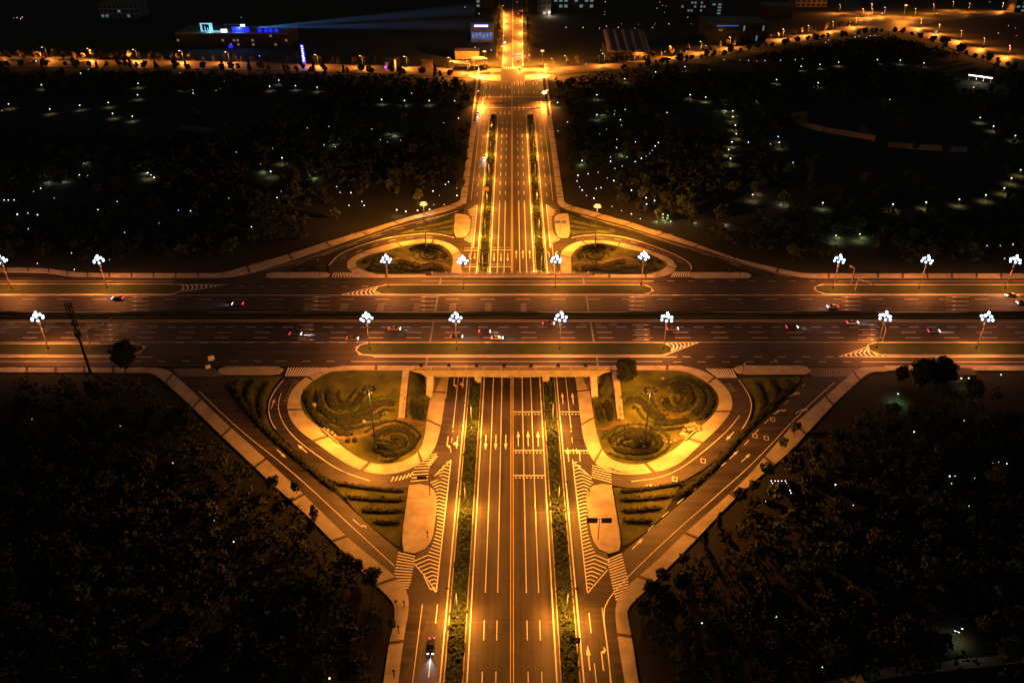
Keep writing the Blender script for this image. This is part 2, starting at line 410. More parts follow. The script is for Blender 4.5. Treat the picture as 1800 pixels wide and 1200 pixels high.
FL_ring_in = [(660, 481.5), (645, 478), (630, 471), (625, 466), (625, 461), (628, 457), (643, 450), (680, 441), (710, 432), (743, 427), (768, 428), (785, 435), (793, 445), (797, 457), (795, 468), (793, 479)]
FR_ring_out = [(1157, 488), (1180, 482), (1188, 474), (1190, 467), (1186, 461), (1173, 452), (1140, 440), (1090, 427), (1057, 422), (1023, 423), (1007, 428), (990, 438), (984, 450), (985, 466), (986, 479)]
FR_ring_in = [(1145, 481.5), (1162, 476), (1173, 468), (1173, 462), (1157, 452), (1100, 437), (1082, 431), (1048, 427), (1023, 432), (1010, 440), (1003, 453), (1004, 466), (1005, 479)]
FL_loop_out = [(585, 490), (578, 480), (577, 467), (580, 459), (593, 447), (627, 432), (677, 418), (727, 411), (752, 409), (777, 411), (800, 416), (830, 420), (850, 430)]
FR_loop_out = [(1210, 490), (1217, 478), (1216, 466), (1203, 455), (1173, 440), (1123, 423), (1082, 413), (1048, 411), (1023, 413), (1003, 417), (970, 421), (950, 430)]
FL_diag_out = [(380, 480.5), (400, 478), (430, 469), (500, 450), (560, 430), (600, 418), (650, 403), (703, 387), (760, 369), (800, 358), (812, 350), (815, 335)]
FL_diag_in = [(380, 488.5), (413, 487), (440, 480), (500, 462), (560, 442), (610, 424), (677, 402), (743, 381), (805, 365), (820, 355), (823, 335)]
FR_diag_out = [(1425, 481), (1400, 479.5), (1350, 468), (1300, 457), (1240, 435), (1190, 417), (1140, 402), (1090, 386), (1040, 371), (998, 360), (988, 352), (985, 335)]
FR_diag_in = [(1425, 489), (1392, 486), (1317, 466), (1260, 446), (1200, 428), (1140, 411), (1073, 389), (1023, 375), (985, 365), (980, 355), (977, 335)]
FL_slip_in = [(470, 488), (520, 468), (560, 454), (643, 424), (720, 402), (800, 374), (826, 360)]
FR_slip_in = [(1345, 488), (1280, 463), (1240, 449), (1157, 423), (1090, 402), (1048, 389), (1003, 373), (975, 360)]

loops = {}
for name, out, ring in (('near_left', NL_loop_out, NL_ring_out), ('near_right', NR_loop_out, NR_ring_out), ('far_left', FL_loop_out, FL_ring_out), ('far_right', FR_loop_out, FR_ring_out)):
    a = smooth(GL(out)); b = smooth(GL(ring)); loops[name] = (a, b)
mb = MB()
for a, b in loops.values(): strip(mb, a, b, h, .045, 2.0, 4)
struct(mb.build('loop_road', M['asphalt_ramp']), 'curved loop slip roads around the four ring gardens')
mb = MB(); slips = []
for din, sl in ((NL_diag_in, NL_slip_r), (NR_diag_in, NR_slip_l), (FL_diag_in, FL_slip_in), (FR_diag_in, FR_slip_in)):
    a, b = smooth(GL(din)), smooth(GL(sl))
    if sl in (FL_slip_in, FR_slip_in): a = smooth(GL(din[:-1]))
    slips.append((a, b)); strip(mb, a, b, h, .03, 2.0, 4)
struct(mb.build('slip_road', M['asphalt_ramp']), 'straight diagonal slip roads joining avenue and crossing road')

# ------------------------------------------------------------------ pavements with kerbs and dark paving bands
pv = MB(); bands = MB()
def pavement(A, B, zf=h, off=.15, every=19.0, first=7.0, sm=True, wband=1.1):
    if sm: A, B = smooth(A), smooth(B)
    strip(pv, A, B, zf, off, 2.0, 3, .45, 0, 1)
    n = int((plen(A) + plen(B)) / 2); a = resample(A, n * 4); b = resample(B, n * 4)
    if every:
        s = first
        while s < n - 2:
            i = int(s * 4); j = min(len(a) - 1, i + int(wband * 4))
            strip(bands, a[i:j + 1], b[i:j + 1], zf, off + .02, 4, 4)
            s += every
for o, i in ((NL_ring_out, NL_ring_in), (NR_ring_out, NR_ring_in), (FL_ring_out, FL_ring_in), (FR_ring_out, FR_ring_in)):
    pavement(GL(o), GL(i), first=12)
for o, i in ((NL_diag_out, NL_diag_in), (NR_diag_out, NR_diag_in), (FL_diag_out, FL_diag_in), (FR_diag_out, FR_diag_in)):
    pavement(GL(o), GL(i), off=.165, first=14, every=21)
for s in (-1, 1):
    Y0 = G(900, 668)[1]; Y1 = G(900, 478)[1]
    pavement([(s * 24.3, Y0), (s * 24.3, 240)], [(s * 28.6, Y0), (s * 28.6, 240)], off=.155, every=0, sm=False)
    pavement([(s * 24.3, 240), (s * 24.3, 318)], [(s * 28.6, 240), (s * 28.6, 318)], off=.15, every=0, sm=False)
    pavement([(s * 24.3, 318), (s * 24.3, Y1)], [(s * 28.6, 318), (s * 28.6, Y1)], off=.155, every=0, sm=False)
    ya, yb = G(900, 358)[1], G(900, 204 if s > 0 else 214)[1]
    pavement([(s * 25.7, ya), (s * 25.7, yb)], [(s * 29.4, ya), (s * 29.4, yb)], off=.17, every=15.5, first=9, sm=False)
    pavement([(s * 28.3, yb), (s * 29.5, yb + 170)], [(s * 29.6, yb), (s * 31.5, yb + 170)], off=.17, every=0, sm=False)
for a, b in (((672, 1215), (698, 1215)), ((1125, 1215), (1101, 1215))):
    a, b = G(*a), G(*b); pavement([a, (a[0] * 1.01, -60)], [b, (b[0] * 1.01, -60)], off=.16, every=20, sm=False)
# pavements of the crossing road (flat at the bridge level)
fl = at(ZC)
def cpave(x0, x1, ya, yb, xs0=0, **k): pavement([C(x0, ya), C(x1, ya)], [C(x0 + xs0, yb), C(x1, yb)], fl, sm=False, **k)
cpave(-80, 247, 646, 654.5, off=.15, every=10.5, first=5)
cpave(1555, 1900, 643, 651.5, off=.15, every=0)
cpave(600, 727, 643, 650.5, off=.15, every=15, first=12)
cpave(1072, 1200, 643, 650.5, off=.15, every=15, first=5)
cpave(727, 1072, 643, 646.5, off=.16, every=0)
cpave(653, 748, 488, 482.5, off=.15, every=16, first=6)
cpave(1045, 1157, 488, 482.5, off=.15, every=16, first=6)
cpave(748, 1045, 488, 485, off=.16, every=0)
pavement(CL([(-90, 478), (60, 478), (90, 480), (130, 487), (250, 488.5), (382, 488.5)]), CL([(-90, 470), (60, 470.5), (100, 474), (135, 480), (250, 480.5), (382, 480.5)]), fl, off=.15, every=10, first=6, wband=.8)
cpave(1423, 1900, 489, 481, off=.15, every=11, first=8)
def pill(x0, x1, y0, y1, m=8):
    a, b = C(x0, y0), C(x1, y1); r = abs(b[1] - a[1]) / 2; cy = (a[1] + b[1]) / 2; p = []
    for i in range(m + 1): t = math.pi / 2 + math.pi * i / m; p.append((a[0] + r + r * math.cos(t), cy + r * math.sin(t)))
    for i in range(m + 1): t = -math.pi / 2 + math.pi * i / m; p.append((b[0] - r + r * math.cos(t), cy + r * math.sin(t)))
    return p
for x0, x1, y0, y1 in ((378, 501, 658, 644.5), (1293, 1421, 657, 643), (463, 583, 488.5, 479), (1212, 1318, 489, 479)):
    drape(pv, pill(x0, x1, y0, y1), fl, .17, 3, .4, 0, 1)
# paved refuges beside the avenue
NL_isl = [(719, 853), (740, 850), (757, 855), (767, 866), (768, 882), (764, 930), (757, 955), (741, 970), (722, 973), (703, 967)]
NR_isl = [(1075, 853), (1058, 850), (1043, 853), (1033, 861), (1030, 870), (1034, 905), (1038, 932), (1043, 953), (1055, 968), (1070, 973), (1084, 971), (1094, 963)]
FL_isl = [(800, 376), (819, 377), (827, 383), (827, 395), (824, 411), (817, 418), (797, 418)]
FR_isl = [(999, 376), (982, 376), (974, 383), (975, 395), (978, 412), (985, 420), (1004, 417)]
isls = [GL(p) for p in (NL_isl, NR_isl, FL_isl, FR_isl)]
for p in isls: drape(pv, smooth(p + [p[0]], 1)[:-1], h, .18, 3, .4, 0, 1)
# garden paths and the steps beside the bridge
pathmb = MB()
def path(px, w, off=.12):
    a = smooth(GL(px)); strip(pathmb, offset_line(a, -w / 2), offset_line(a, w / 2), h, off, 1.5, 2, .3)
NL_path = [(750, 745), (734, 741), (718, 736), (706, 735), (690, 743), (660, 756), (640, 765), (622, 769), (600, 770), (584, 768)]
NR_path = [(1047, 754), (1062, 754), (1075, 750), (1088, 742), (1100, 743), (1122, 752), (1145, 764), (1165, 770), (1190, 772), (1206, 768)]
path(NL_path, 1.6); path(NR_path, 1.6)
path([(796, 472), (785, 466), (770, 460), (758, 461), (745, 464), (730, 461), (712, 456), (695, 454), (680, 458)], 2.2)
path([(1003, 466), (1012, 463), (1022, 459), (1034, 462), (1048, 466), (1065, 462), (1085, 454), (1105, 453), (1118, 458)], 2.2)
struct(pathmb.build('garden_path', M['soil']), 'pale footpaths winding through the ring gardens')
struct(pv.build('pavement', [M['paving'], M['kerb']]), 'pale paved footways with stone kerbs beside the roads')
struct(bands.build('pavement_band', M['band']), 'dark paving bands laid across the footways')
st = MB()
def steps(x0, x1, y0, y1, x2, x3):
    a, b = C(x0, y0), C(x1, y0); c, d = G(x2, y1), G(x3, y1); n = 26
    for i in range(n):
        u, v = i / n, (i + 1) / n
        P = lambda A, B, t: (A[0] + (B[0] - A[0]) * t, A[1] + (B[1] - A[1]) * t)
        p0, p1, p2, p3 = P(a, c, u), P(b, d, u), P(b, d, v), P(a, c, v)
        zm = lambda A, B, C_, D, t: max(ZC + .1 + (h(*c) + .1 - ZC) * t, h(*P(A, C_, t)) + .12, h(*P(B, D, t)) + .12); zt = zm(a, b, c, d, u); zb = zm(a, b, c, d, v)
        st.poly([(*p3, zt), (*p2, zt), (*p1, zt), (*p0, zt)]); st.poly([(*p3, zb - .6), (*p2, zb - .6), (*p2, zt), (*p3, zt)])
        st.poly([(*p0, zt), (*p0, zt - 3), (*p3, zt - 3), (*p3, zt)]); st.poly([(*p2, zt), (*p2, zt - 3), (*p1, zt - 3), (*p1, zt)])
st.v = []; steps(708, 719.5, 651, 735, 700, 711.5)
tag(st.build('stone_stairway', M['paving']), 'long stone stairway down the bank left of the bridge', 'stairs')
st = MB(); steps(1076, 1086.5, 653, 738, 1085, 1097)
tag(st.build('stone_stairway', M['paving']), 'long stone stairway down the bank right of the bridge, by the round tree', 'stairs')

# ------------------------------------------------------------------ medians of the avenue, verges and central reserve of the crossing road
Y_TIP = G(870, 196)[1]
kb = MB(); md = MB()
for s in (-1, 1):
    A = [(s * 11.35, YN), (s * 11.35, Y_TIP - 6), (s * 13.6, Y_TIP)]; B = [(s * 16.0, YN), (s * 16.0, Y_TIP - 6), (s * 13.8, Y_TIP)]
    strip(kb, A, B, h, .16, 3, 2, .4)
    strip(md, [(s * 11.6, YN), (s * 11.6, Y_TIP - 9)], [(s * 15.7, YN), (s * 15.7, Y_TIP - 9)], h, .19, 3, 3)
def verge_poly(x0, x1, y0, y1, ins=0.0):
    p = pill(x0, x1, y0, y1, 12); return p
V = [(621, 1180, 624.8, 602.2), (1533, 2000, 624.8, 602.2), (-200, 262, 624.8, 604.5), (655, 1146, 517.6, 500.8), (1437, 2000, 517.6, 500.8), (-200, 330, 517.6, 499.5)]
def shrink(p, d):
    cx0 = min(q[0] for q in p); cx1 = max(q[0] for q in p); cy = (min(q[1] for q in p) + max(q[1] for q in p)) / 2
    hy = (max(q[1] for q in p) - min(q[1] for q in p)) / 2; mx = (cx0 + cx1) / 2; hx = (cx1 - cx0) / 2
    return [(mx + (q[0] - mx) * (hx - d) / hx, cy + (q[1] - cy) * (hy - d) / hy) for q in p]
vg = MB()
for v in V:
    p = pill(*v, 12); drape(kb, p, fl, .16, 4, .3); drape(vg, shrink(p, .45), fl, .20, 4, 0)
cyA, cyB = CY(563.5), CY(549)
strip(kb, [(-460, cyA), (460, cyA)], [(-460, cyB), (460, cyB)], fl, .17, 20, 2, .3)
strip(vg, [(-460, cyA + .4), (460, cyA + .4)], [(-460, cyB - .4), (460, cyB - .4)], fl, .21, 20, 2)
struct(kb.build('kerb', M['kerb']), 'stone kerbs around medians and grass verges')
struct(vg.build('verge_grass', M['lawn2']), 'mown grass of the crossing road verges', 'stuff')
struct(md.build('median_soil', M['lawn2']), 'planted ground of the avenue medians')
# clipped low planting on the avenue medians: too dense to count
bush = MB()
for s in (-1, 1):
    y = 100.0
    while y < Y_TIP - 10:
        n = 5 if y < 240 else (3 if y < 330 else 2)
        for _ in range(n):
            x = s * (13.65 + random.uniform(-1.9, 1.9)); yy = y + random.random(); r = random.uniform(.28, .6) * (1 if y < 240 else 1.5)
            z = h(x, yy) + .15
            for k in range(5):
                t = random.uniform(0, 6.283); e = random.uniform(.2, 1.1); d = random.uniform(0, r * .7)
                c = Vector((x + d * math.cos(t), yy + d * math.sin(t), z + random.uniform(.1, .75)))
                u = Vector((math.cos(t + 1.57), math.sin(t + 1.57), 0)) * r * .5; w = Vector((math.cos(t) * math.cos(e), math.sin(t) * math.cos(e), math.sin(e))) * r * .6
                bush.poly([c - u - w, c + u - w, c + u + w, c - u + w])
        y += 1.0
struct(bush.build('median_shrubbery', M['shrub']), 'clipped low shrubs filling the avenue medians', 'stuff')

# ------------------------------------------------------------------ road markings
wm = MB(); OFF = .07; mz = lambda X, Y: h(X, Y)
W_, Y_, O_ = 0, 1, 2
def vline(x, y0, y1, w=.22, mi=0, dash=None, start=0): line(wm, [(x, y0), (x, y1)], w, mz, OFF, dash, 6, start, mi)
gy = lambda py: G(900, py)[1]
YS0 = gy(1041.4); YS1 = gy(353.3); YTOP = gy(212)
for x in (-6.98, -3.77, 3.77, 6.98):
    vline(x, YS0, 240, .24); vline(x, 240, YS1, .34)
    k = YS0 - 9
    while k > -50: vline(x, k - 6, k); k -= 15
    k = YS1 + 9
    while k < YTOP: vline(x, k, k + 6, .36); k += 15
for x in (-.36, .36): vline(x, -58, 240, .22, Y_); vline(x, 240, gy(147), .3, Y_)
for s in (-1, 1):
    vline(s * 10.45, -58, 240, .3); vline(s * 10.45, 240, gy(202), .5); vline(s * 16.75, -58, 240, .32); vline(s * 16.75, 240, gy(205), .5)
    vline(s * 23.1, -58, gy(1062) if s < 0 else gy(1068), .2)
    vline(s * 23.2, gy(352), gy(150), .2)
    vline(s * 24.0, gy(700), gy(478), .18)
    vline(s * 20.2, gy(752), gy(664), .2); vline(s * 20.2, gy(664), gy(430), .2)
    vline(s * 20.0, gy(1035), gy(808), .2, 0, (3, 4)) if False else None
    vline(s * 20.0, gy(348), gy(210), .22, 0, (6, 9), 3)
    vline(s * 20.1, gy(795), gy(756), .18, 0, (3, 3))
for y0, y1, x in ((1062, 1095, -19.2), (1077, 1112, 19.6), (1165, 1230, 19.6), (1150, 1190, -19.5)): vline(x, gy(y1), gy(y0), .2)
# stop lines with dotted guide rows
def stopline(x0, x1, py, dots=True, side=1):
    y = gy(py); line(wm, [(x0, y), (x1, y)], .5, mz, OFF + .01)
    if dots:
        yd = gy(py + 4.2 * side); x = x0 + .5
        while x < x1 - .3: line(wm, [(x, yd), (x + .55, yd)], .45, mz, OFF + .01); x += 1.15
for py in (724, 791.5, 835.5): stopline(.5, 10.3, py)
stopline(17, 23.9, 724); stopline(17, 25.5, 792)
for py in (439.5, 469): stopline(-10.3, -.5, py, True, -1)
stopline(-24, -17, 440.5, True, -1); stopline(-23.5, -17, 469, True, -1)
for x in (-8.75, -5.4, -2.1): arrow(wm, x, gy(764), math.pi, mz, OFF, L=7.2, sc=1.15); arrow(wm, x, gy(445), math.pi, mz, OFF, L=8, sc=1.2)
for x in (2.1, 5.4, 8.75): arrow(wm, x, gy(784), 0, mz, OFF, L=7.2, sc=1.15); arrow(wm, x, gy(454.5), 0, mz, OFF, L=8, sc=1.2)
for x, y, k, a in ((18.3, 710, 'straight', 0), (22.0, 710, 'straight', 0), (-21.5, 767, 'left', math.pi), (-18.3, 766, 'both', math.pi), (-21.6, 664, 'left', math.pi), (-18.3, 664, 'both', math.pi),
                   (18.3, 811, 'straight', 0), (22.0, 811, 'left', 0), (18.4, 1178, 'straight', 0), (21.6, 1178, 'right', 0), (-20.9, 446, 'left', math.pi), (-18.3, 445, 'straight', math.pi), (18.3, 452, 'left', 0), (21.5, 452, 'right', 0)):
    arrow(wm, x, gy(y), a, mz, OFF, k, 6.5, 0, 1.1)
x, y = G(745, 1012); arrow(wm, x, y, R(205), mz, OFF + .04, 'left', 6.5, 0, 1.1)
# far end markings: arrows in rows before the far junction
for py in (150.5, 166.5, 195):
    for x in (-21.5, -18.2, -8.7, -5.4, -2.1, 2.1, 5.4, 8.7, 18.2, 21.5): arrow(wm, x, gy(py), math.pi if x < 0 else 0, mz, OFF, L=8, sc=1.5)
line(wm, [(-26, gy(171)), (26, gy(171))], .9, mz, OFF); line(wm, [(-25, gy(189.5)), (25, gy(189.5))], .9, mz, OFF)
for x in (-22, -8.5, -5.2, 5.2, 8.5, 20): vline(x, gy(187), gy(142), .25, 0, (5, 8))
for x in (4.2, 7.3, 10.5): vline(x, gy(151), gy(141), .25)
x = -10.0
while x < 10: line(wm, [(x, gy(138.8)), (x + .6, gy(138.8))], 2.5, mz, OFF); x += 1.2
# hatched splays beside the refuges
def hatch(rline, kink, left, sl1=.33, sl2=-.42, step=6.25, w=.42, mirror=False, n0=0.0):
    """chevron stripes in survey rows: right boundary, row of kinks (or None), left boundary"""
    def xat(pl, y):
        for (x0, y0), (x1, y1) in zip(pl, pl[1:]):
            if y0 <= y <= y1: return x0 + (x1 - x0) * (y - y0) / max(1e-6, y1 - y0)
        return None
    g = (lambda x, y: G(*mir((x, y)))) if mirror else G
    y = rline[0][1] + step * .9 + n0
    while y < rline[-1][1]:
        xr = xat(rline, y)
        xk = xat(kink, y) if xat(kink, y) is not None else None
        if xk is not None and xk < xr - 1:
            yk = y - (xr - xk) * sl1
            line(wm, [g(xr, y), g(xk, yk)], w, mz, OFF + .02, None, 2)
            xl = xat(left, yk + 3)
            if xl is not None and xl < xk - 2:
                # march along the second leg until the left boundary
                xx, yy = xk, yk
                while True:
                    bx = xat(left, yy)
                    if bx is None or xx <= bx: break
                    xx -= 1; yy -= sl2
                line(wm, [g(xk, yk), g(xx, yy)], w, mz, OFF + .02, None, 2)
        y += step
NLr = [(793, 808), (767, 1040)]
NLk = [(792, 800), (780, 830), (774, 852), (772, 868), (771.5, 885), (767, 935), (760, 962), (752, 980), (757, 1000), (766, 1034)]
NLl = [(791, 806), (762, 838), (757, 848), (767, 860), (768, 968), (738, 972), (728, 980), (726, 990), (748, 1014), (766, 1038)]
line(wm, GL(NLr), .3, mz, OFF + .02); line(wm, GL(flip(NLr)), .3, mz, OFF + .02)
line(wm, GL([(793, 808), (762, 838)]), .3, mz, OFF + .02); line(wm, GL([(728, 990), (750, 1016), (767, 1040)]), .3, mz, OFF + .02)
line(wm, GL([(1007, 812), (1040, 839)]), .3, mz, OFF + .02); line(wm, GL([(1068, 1001), (1050, 1022), (1033, 1042)]), .3, mz, OFF + .02)
hatch(NLr, NLk, NLl); hatch(NLr, NLk, NLl, mirror=True)
FLr = [(839, 360), (832, 436)]; FLk = [(838, 358), (832, 366), (829.5, 382), (829, 396), (826.5, 412), (823, 419), (825, 425), (831, 436)]
FLl = [(837, 362), (822, 370), (826, 378), (828, 384), (827, 412), (815, 420), (822, 428), (831, 436)]
line(wm, GL(FLr), .35, mz, OFF + .02); line(wm, GL(flip(FLr)), .35, mz, OFF + .02)
hatch(FLr, FLk, FLl, .35, .45, 3.1, .45); hatch(FLr, FLk, FLl, .35, .45, 3.1, .45, mirror=True)
# zebra crossings: list of stripes between two guide lines
def zebra(a, b, n, zf=mz, conv=G, w=.45, mi=0, off=OFF + .03):
    A = resample([conv(*p) for p in a], n); B = resample([conv(*p) for p in b], n)
    for p, q in zip(A, B): line(wm, [p, q], w, zf, off, None, 2.5, 0, mi)
zebra([(700, 971), (690, 1021), (703, 1031)], [(730, 978), (722, 1024), (718, 1033)], 12)
zebra([(1067, 984), (1076, 1030), (1082, 1054)], [(1093, 973), (1105, 1022), (1100, 1046)], 15)
zebra([(722, 846), (728, 822), (757, 800)], [(752, 843), (754, 826), (768, 797)], 9, w=.35)
zebra([(1041, 818), (1040, 838)], [(1074, 826), (1075, 848)], 5, w=.35); zebra([(692, 838), (708, 836), (726, 830)], [(688, 846), (703, 844), (720, 838)], 5, w=.4)
zebra([(765, 800), (760, 806), (750, 815)], [(769, 803), (764, 810), (755, 819)], 6, w=.35)
zebra([(517, 668), (507, 685), (500, 702)], [(526, 672), (515, 691), (504, 707)], 7, w=.4, mi=2); zebra([(1275, 676), (1284, 688)], [(1284, 674), (1295, 687)], 5, w=.35, mi=2)
cz = at(ZC)
zebra([(306, 647.5), (374, 647.5)], [(318, 661.5), (390, 661.5)][::1], 13, cz, C, .55, 2, .09); zebra([(508, 646), (575, 646)], [(502, 661), (555, 661)], 14, cz, C, .5, 0, .09)
zebra([(1242, 648), (1286, 648)], [(1262, 664), (1294, 664)], 9, cz, C, .5, 0, .09); zebra([(1418, 646), (1507, 646)], [(1430, 662), (1492, 662)], 18, cz, C, .5, 2, .09)
zebra([(588, 479.5), (630, 479.5)], [(584, 488), (650, 488)], 12, cz, C, .5, 0, .09); zebra([(1186, 478), (1213, 478)], [(1180, 487), (1214, 487)], 8, cz, C, .5, 0, .09)
# slip and loop road lines
def gline(px, w=.2, dash=None, mi=0, start=0): line(wm, smooth(GL(px)), w, mz, OFF + .02, dash, 3, start, mi)
gline([(350, 688), (390, 727), (440, 771), (482, 803), (567, 878), (633, 938), (693, 994)], .26)
gline([(499, 667), (483, 686), (473, 706), (472, 727), (478, 745), (485, 754)], .3)
gline([(495, 690), (489, 706), (490, 726), (502, 752), (525, 776), (550, 795), (585, 820), (612, 833), (650, 845)], .2)
gline([(1298, 667), (1311, 685), (1320, 702), (1322, 716), (1316, 736), (1304, 755)], .3)
gline([(1300, 730), (1284, 752), (1250, 783), (1210, 815), (1170, 838), (1110, 846)], .2)
gline([(1467, 672), (1430, 705), (1395, 738), (1352, 785), (1310, 827), (1250, 880), (1200, 922), (1150, 968), (1112, 1005), (1086, 1032), (1064, 1060), (1060, 1082), (1070, 1150), (1074, 1215)], .24)
gline([(1415, 675), (1370, 720), (1335, 752), (1300, 792), (1250, 835), (1190, 885), (1140, 930), (1120, 955)], .24, (3, 4))
gline([(412, 486), (500, 467), (560, 449), (640, 420), (740, 388), (805, 371)], .3); gline([(1390, 487), (1300, 463), (1240, 445), (1140, 415), (1073, 393), (1020, 378)], .3)
gline([(578, 467), (594, 448), (628, 433), (678, 419), (728, 412), (753, 410), (778, 412), (798, 418)], .5); gline([(1215, 474), (1216, 467), (1203, 456), (1172, 441), (1122, 424), (1081, 414), (1048, 412), (1023, 414), (1005, 418)], .5)
gline([(520, 466), (600, 437), (700, 404), (790, 374)], .25, (6, 9)); gline([(1300, 468), (1200, 434), (1100, 402), (1020, 377)], .25, (6, 9))
gline([(600, 455), (660, 430), (720, 417), (770, 416)], .2, (4, 6)); gline([(1200, 462), (1140, 434), (1060, 416), (1010, 421)], .2, (4, 6))
for px, py, tx, ty, k in ((487, 790, 503, 805, 'straight'), (540, 796, 524, 782, 'straight'), (620, 912, 645, 934, 'left'), (477, 718, 482, 704, 'straight'), (1290, 759, 1277, 773, 'straight'), (1282, 807, 1298, 791, 'straight'), (1303, 812, 1318, 798, 'straight'),
                          (1111, 965, 1131, 946, 'straight'), (1385, 698, 1402, 689, 'right'), (1360, 728, 1380, 717, 'right'), (1398, 727, 1415, 717, 'right'), (1166, 853, 1140, 853, 'straight')):
    a, b = G(px, py), G(tx, ty); arrow(wm, *a, math.atan2(-(b[0] - a[0]), b[1] - a[1]), mz, OFF + .03, k, 5.5, 0, 1.0)
for px, py in ((1236, 810), (1186, 842), (1327, 766), (1347, 770), (1358, 737)):
    c = G(px, py)
    for i in range(4):
        t0, t1 = i * math.pi / 2 + .5, (i + 1) * math.pi / 2 + .5
        line(wm, [(c[0] + .9 * math.cos(t0), c[1] + 1.3 * math.sin(t0)), (c[0] + .9 * math.cos(t1), c[1] + 1.3 * math.sin(t1))], .22, mz, OFF + .03)
# crossing road lines
def hline(py, x0=-455, x1=455, w=.22, mi=0, dash=None, start=0): line(wm, [(x0, CY(py)), (x1, CY(py))], w, cz, .03, dash, 15, start, mi)
hline(518.9, w=.3); hline(565.4, w=.35, mi=1); hline(601.4, w=.2)
hline(500.2, -460, -125, .3); hline(500.2, 138, 455, .3); hline(494.2, -40, 62, .2); hline(494.2, -455, -150, .22); hline(494, 145, 455, .22); hline(548.4, w=.2, mi=1)
hline(627.2, -455, -135, .3); hline(627.2, -52, 62, .35); hline(627.2, 132, 455, .35); hline(635.3, -455, -150, .25); hline(635.3, -60, 56, .22); hline(636, 130, 455, .28)
hline(636, 60, 130, .2, 0, (3, 6)); hline(635, -150, -60, .2, 0, (3, 6)); hline(627, 64, 130, .2, 0, (3, 6)); hline(602, -130, -62, .2, 0, (3, 6)); hline(518, 60, 130, .2, 0, (3, 6)); hline(494, 60, 140, .2, 0, (3, 6)); hline(503, -120, -60, .2, 0, (3, 6))
for py, ph in ((526, 600), (533.5, 677), (541, 677)):
    X0 = C(600 if py == 526 else 598, py)[0]; hline(py, X0 - 450, 455, .22, 2 if py > 526 else 0, (6, 9))
for py, px in ((584.2, 651), (593.5, 650)):
    X0 = C(px, py)[0]; hline(py, X0 - 420, 455, .24, 0, (6, 9))
hline(575, C(597, 575)[0] - 404, 455, .24, 0, (3.9, 3.9))
X0 = -31.75
for s in (-1, 1):
    x = s * 31.75
    for ya, yb in ((518.8, 548.5), (566, 601.5), (489, 500), (627.5, 643)):
        strip(wm, [(x - .35, CY(ya)), (x - .35, CY(yb))], [(x + .35, CY(ya)), (x + .35, CY(yb))], cz, .04, 5, 1, 0, 2)
def slats(x0, x1, ya, yb, py, mi=2):
    a = C(x0, py)[0]; b = C(x1, py)[0]
    for i in range(5):
        x = a + (b - a) * (i + .5) / 5; strip(wm, [(x - .16, CY(ya)), (x - .16, CY(yb))], [(x + .16, CY(ya)), (x + .16, CY(yb))], cz, .035, 5, 1, 0, mi)
for x0, x1 in ((534, 552), (597.5, 611), (663, 675), (727, 739), (790, 802), (853, 864), (915, 925.5)): slats(x0, x1, 533, 548, 540)
for x0, x1 in ((4, 20), (75, 92), (144, 160), (213, 229)): slats(x0, x1, 567, 585, 576)
def arrowrow(x0, x1, rows, lines, head):
    for py in rows:
        a, b = C(x0, py)[0], C(x1, py)[0]; w = b - a
        if head < 0: arrow(wm, b - w * .25, CY(py), math.pi / 2, cz, .045, L=5, sc=1.1)
        else: arrow(wm, a + w * .25, CY(py), -math.pi / 2, cz, .045, L=5, sc=1.1)
        line(wm, [(a, CY(py)), (b, CY(py))], .2, cz, .04)
for x0, x1 in ((742, 767), (1109, 1133), (1479, 1513), (1663, 1703), (228, 262), (548, 580)): arrowrow(x0, x1, (522, 529.5, 537, 544.3), 0, -1)
for x0, x1 in ((1112, 1138), (1508, 1541), (166, 209), (523, 547)): arrowrow(x0, x1, (571, 579.3, 588.5, 597.2), 0, 1)
# painted bus lane characters, too worn to read: short blocky strokes
for xa, xb in ((1019, 1033), (1046, 1057), (1071, 1084)):
    a, b = C(xa, 570)[0], C(xb, 570)[0]
    for k in range(4):
        x = a + (b - a) * (k + .5) / 4
        for py in (568.6, 570.4, 572.2):
            if random.random() < .8: line(wm, [(x - .35, CY(py)), (x + .35, CY(py))], .25, cz, .045, None, 1, 0, 2)
        line(wm, [(x + random.uniform(-.2, .2), CY(568.5)), (x, CY(572.3))], .2, cz, .046, None, 1, 0, 2)
# chevron noses on the verges
def nose(tip, base, ya, yb, k, n=9):
    for i in range(n):
        u = (i + .6) / n; x = tip[0] + (base - tip[0]) * u
        y0 = tip[1] + (ya - tip[1]) * u; y1 = tip[1] + (yb - tip[1]) * u; ym = (y0 + y1) / 2; dx = k * abs(y1 - y0) * .5
        line(wm, [C(x - dx, y0), C(x, ym), C(x - dx, y1)], .55, cz, .05, None, 2)
    line(wm, [C(*tip), C(base, ya)], .25, cz, .05); line(wm, [C(*tip), C(base, yb)], .25, cz, .05)
nose((600, 518), 665, 503, 518.2, -1.3); nose((1228, 602), 1172, 603, 623, 1.1); nose((1474, 627), 1542, 604, 626.5, -1.3); nose((392, 502), 322, 500, 513, 1.2)
# verge-end kerb lines
for v in V:
    p = pill(*v, 12); q = [(a[0], a[1]) for a in p]; c = shrink(q, -.35); line(wm, c + [c[0]], .16, cz, .05, None, 6)
struct(wm.build('road_markings', [M['white'], M['yellow'], M['wornpaint']]), 'painted lane lines, arrows, zebras and hatching on the roads')
# thin dark transverse strips laid over the avenue asphalt
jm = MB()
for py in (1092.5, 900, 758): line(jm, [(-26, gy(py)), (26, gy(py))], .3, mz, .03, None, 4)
struct(jm.build('road_cross_strip', M['band']), 'dark transverse strips across the avenue asphalt')
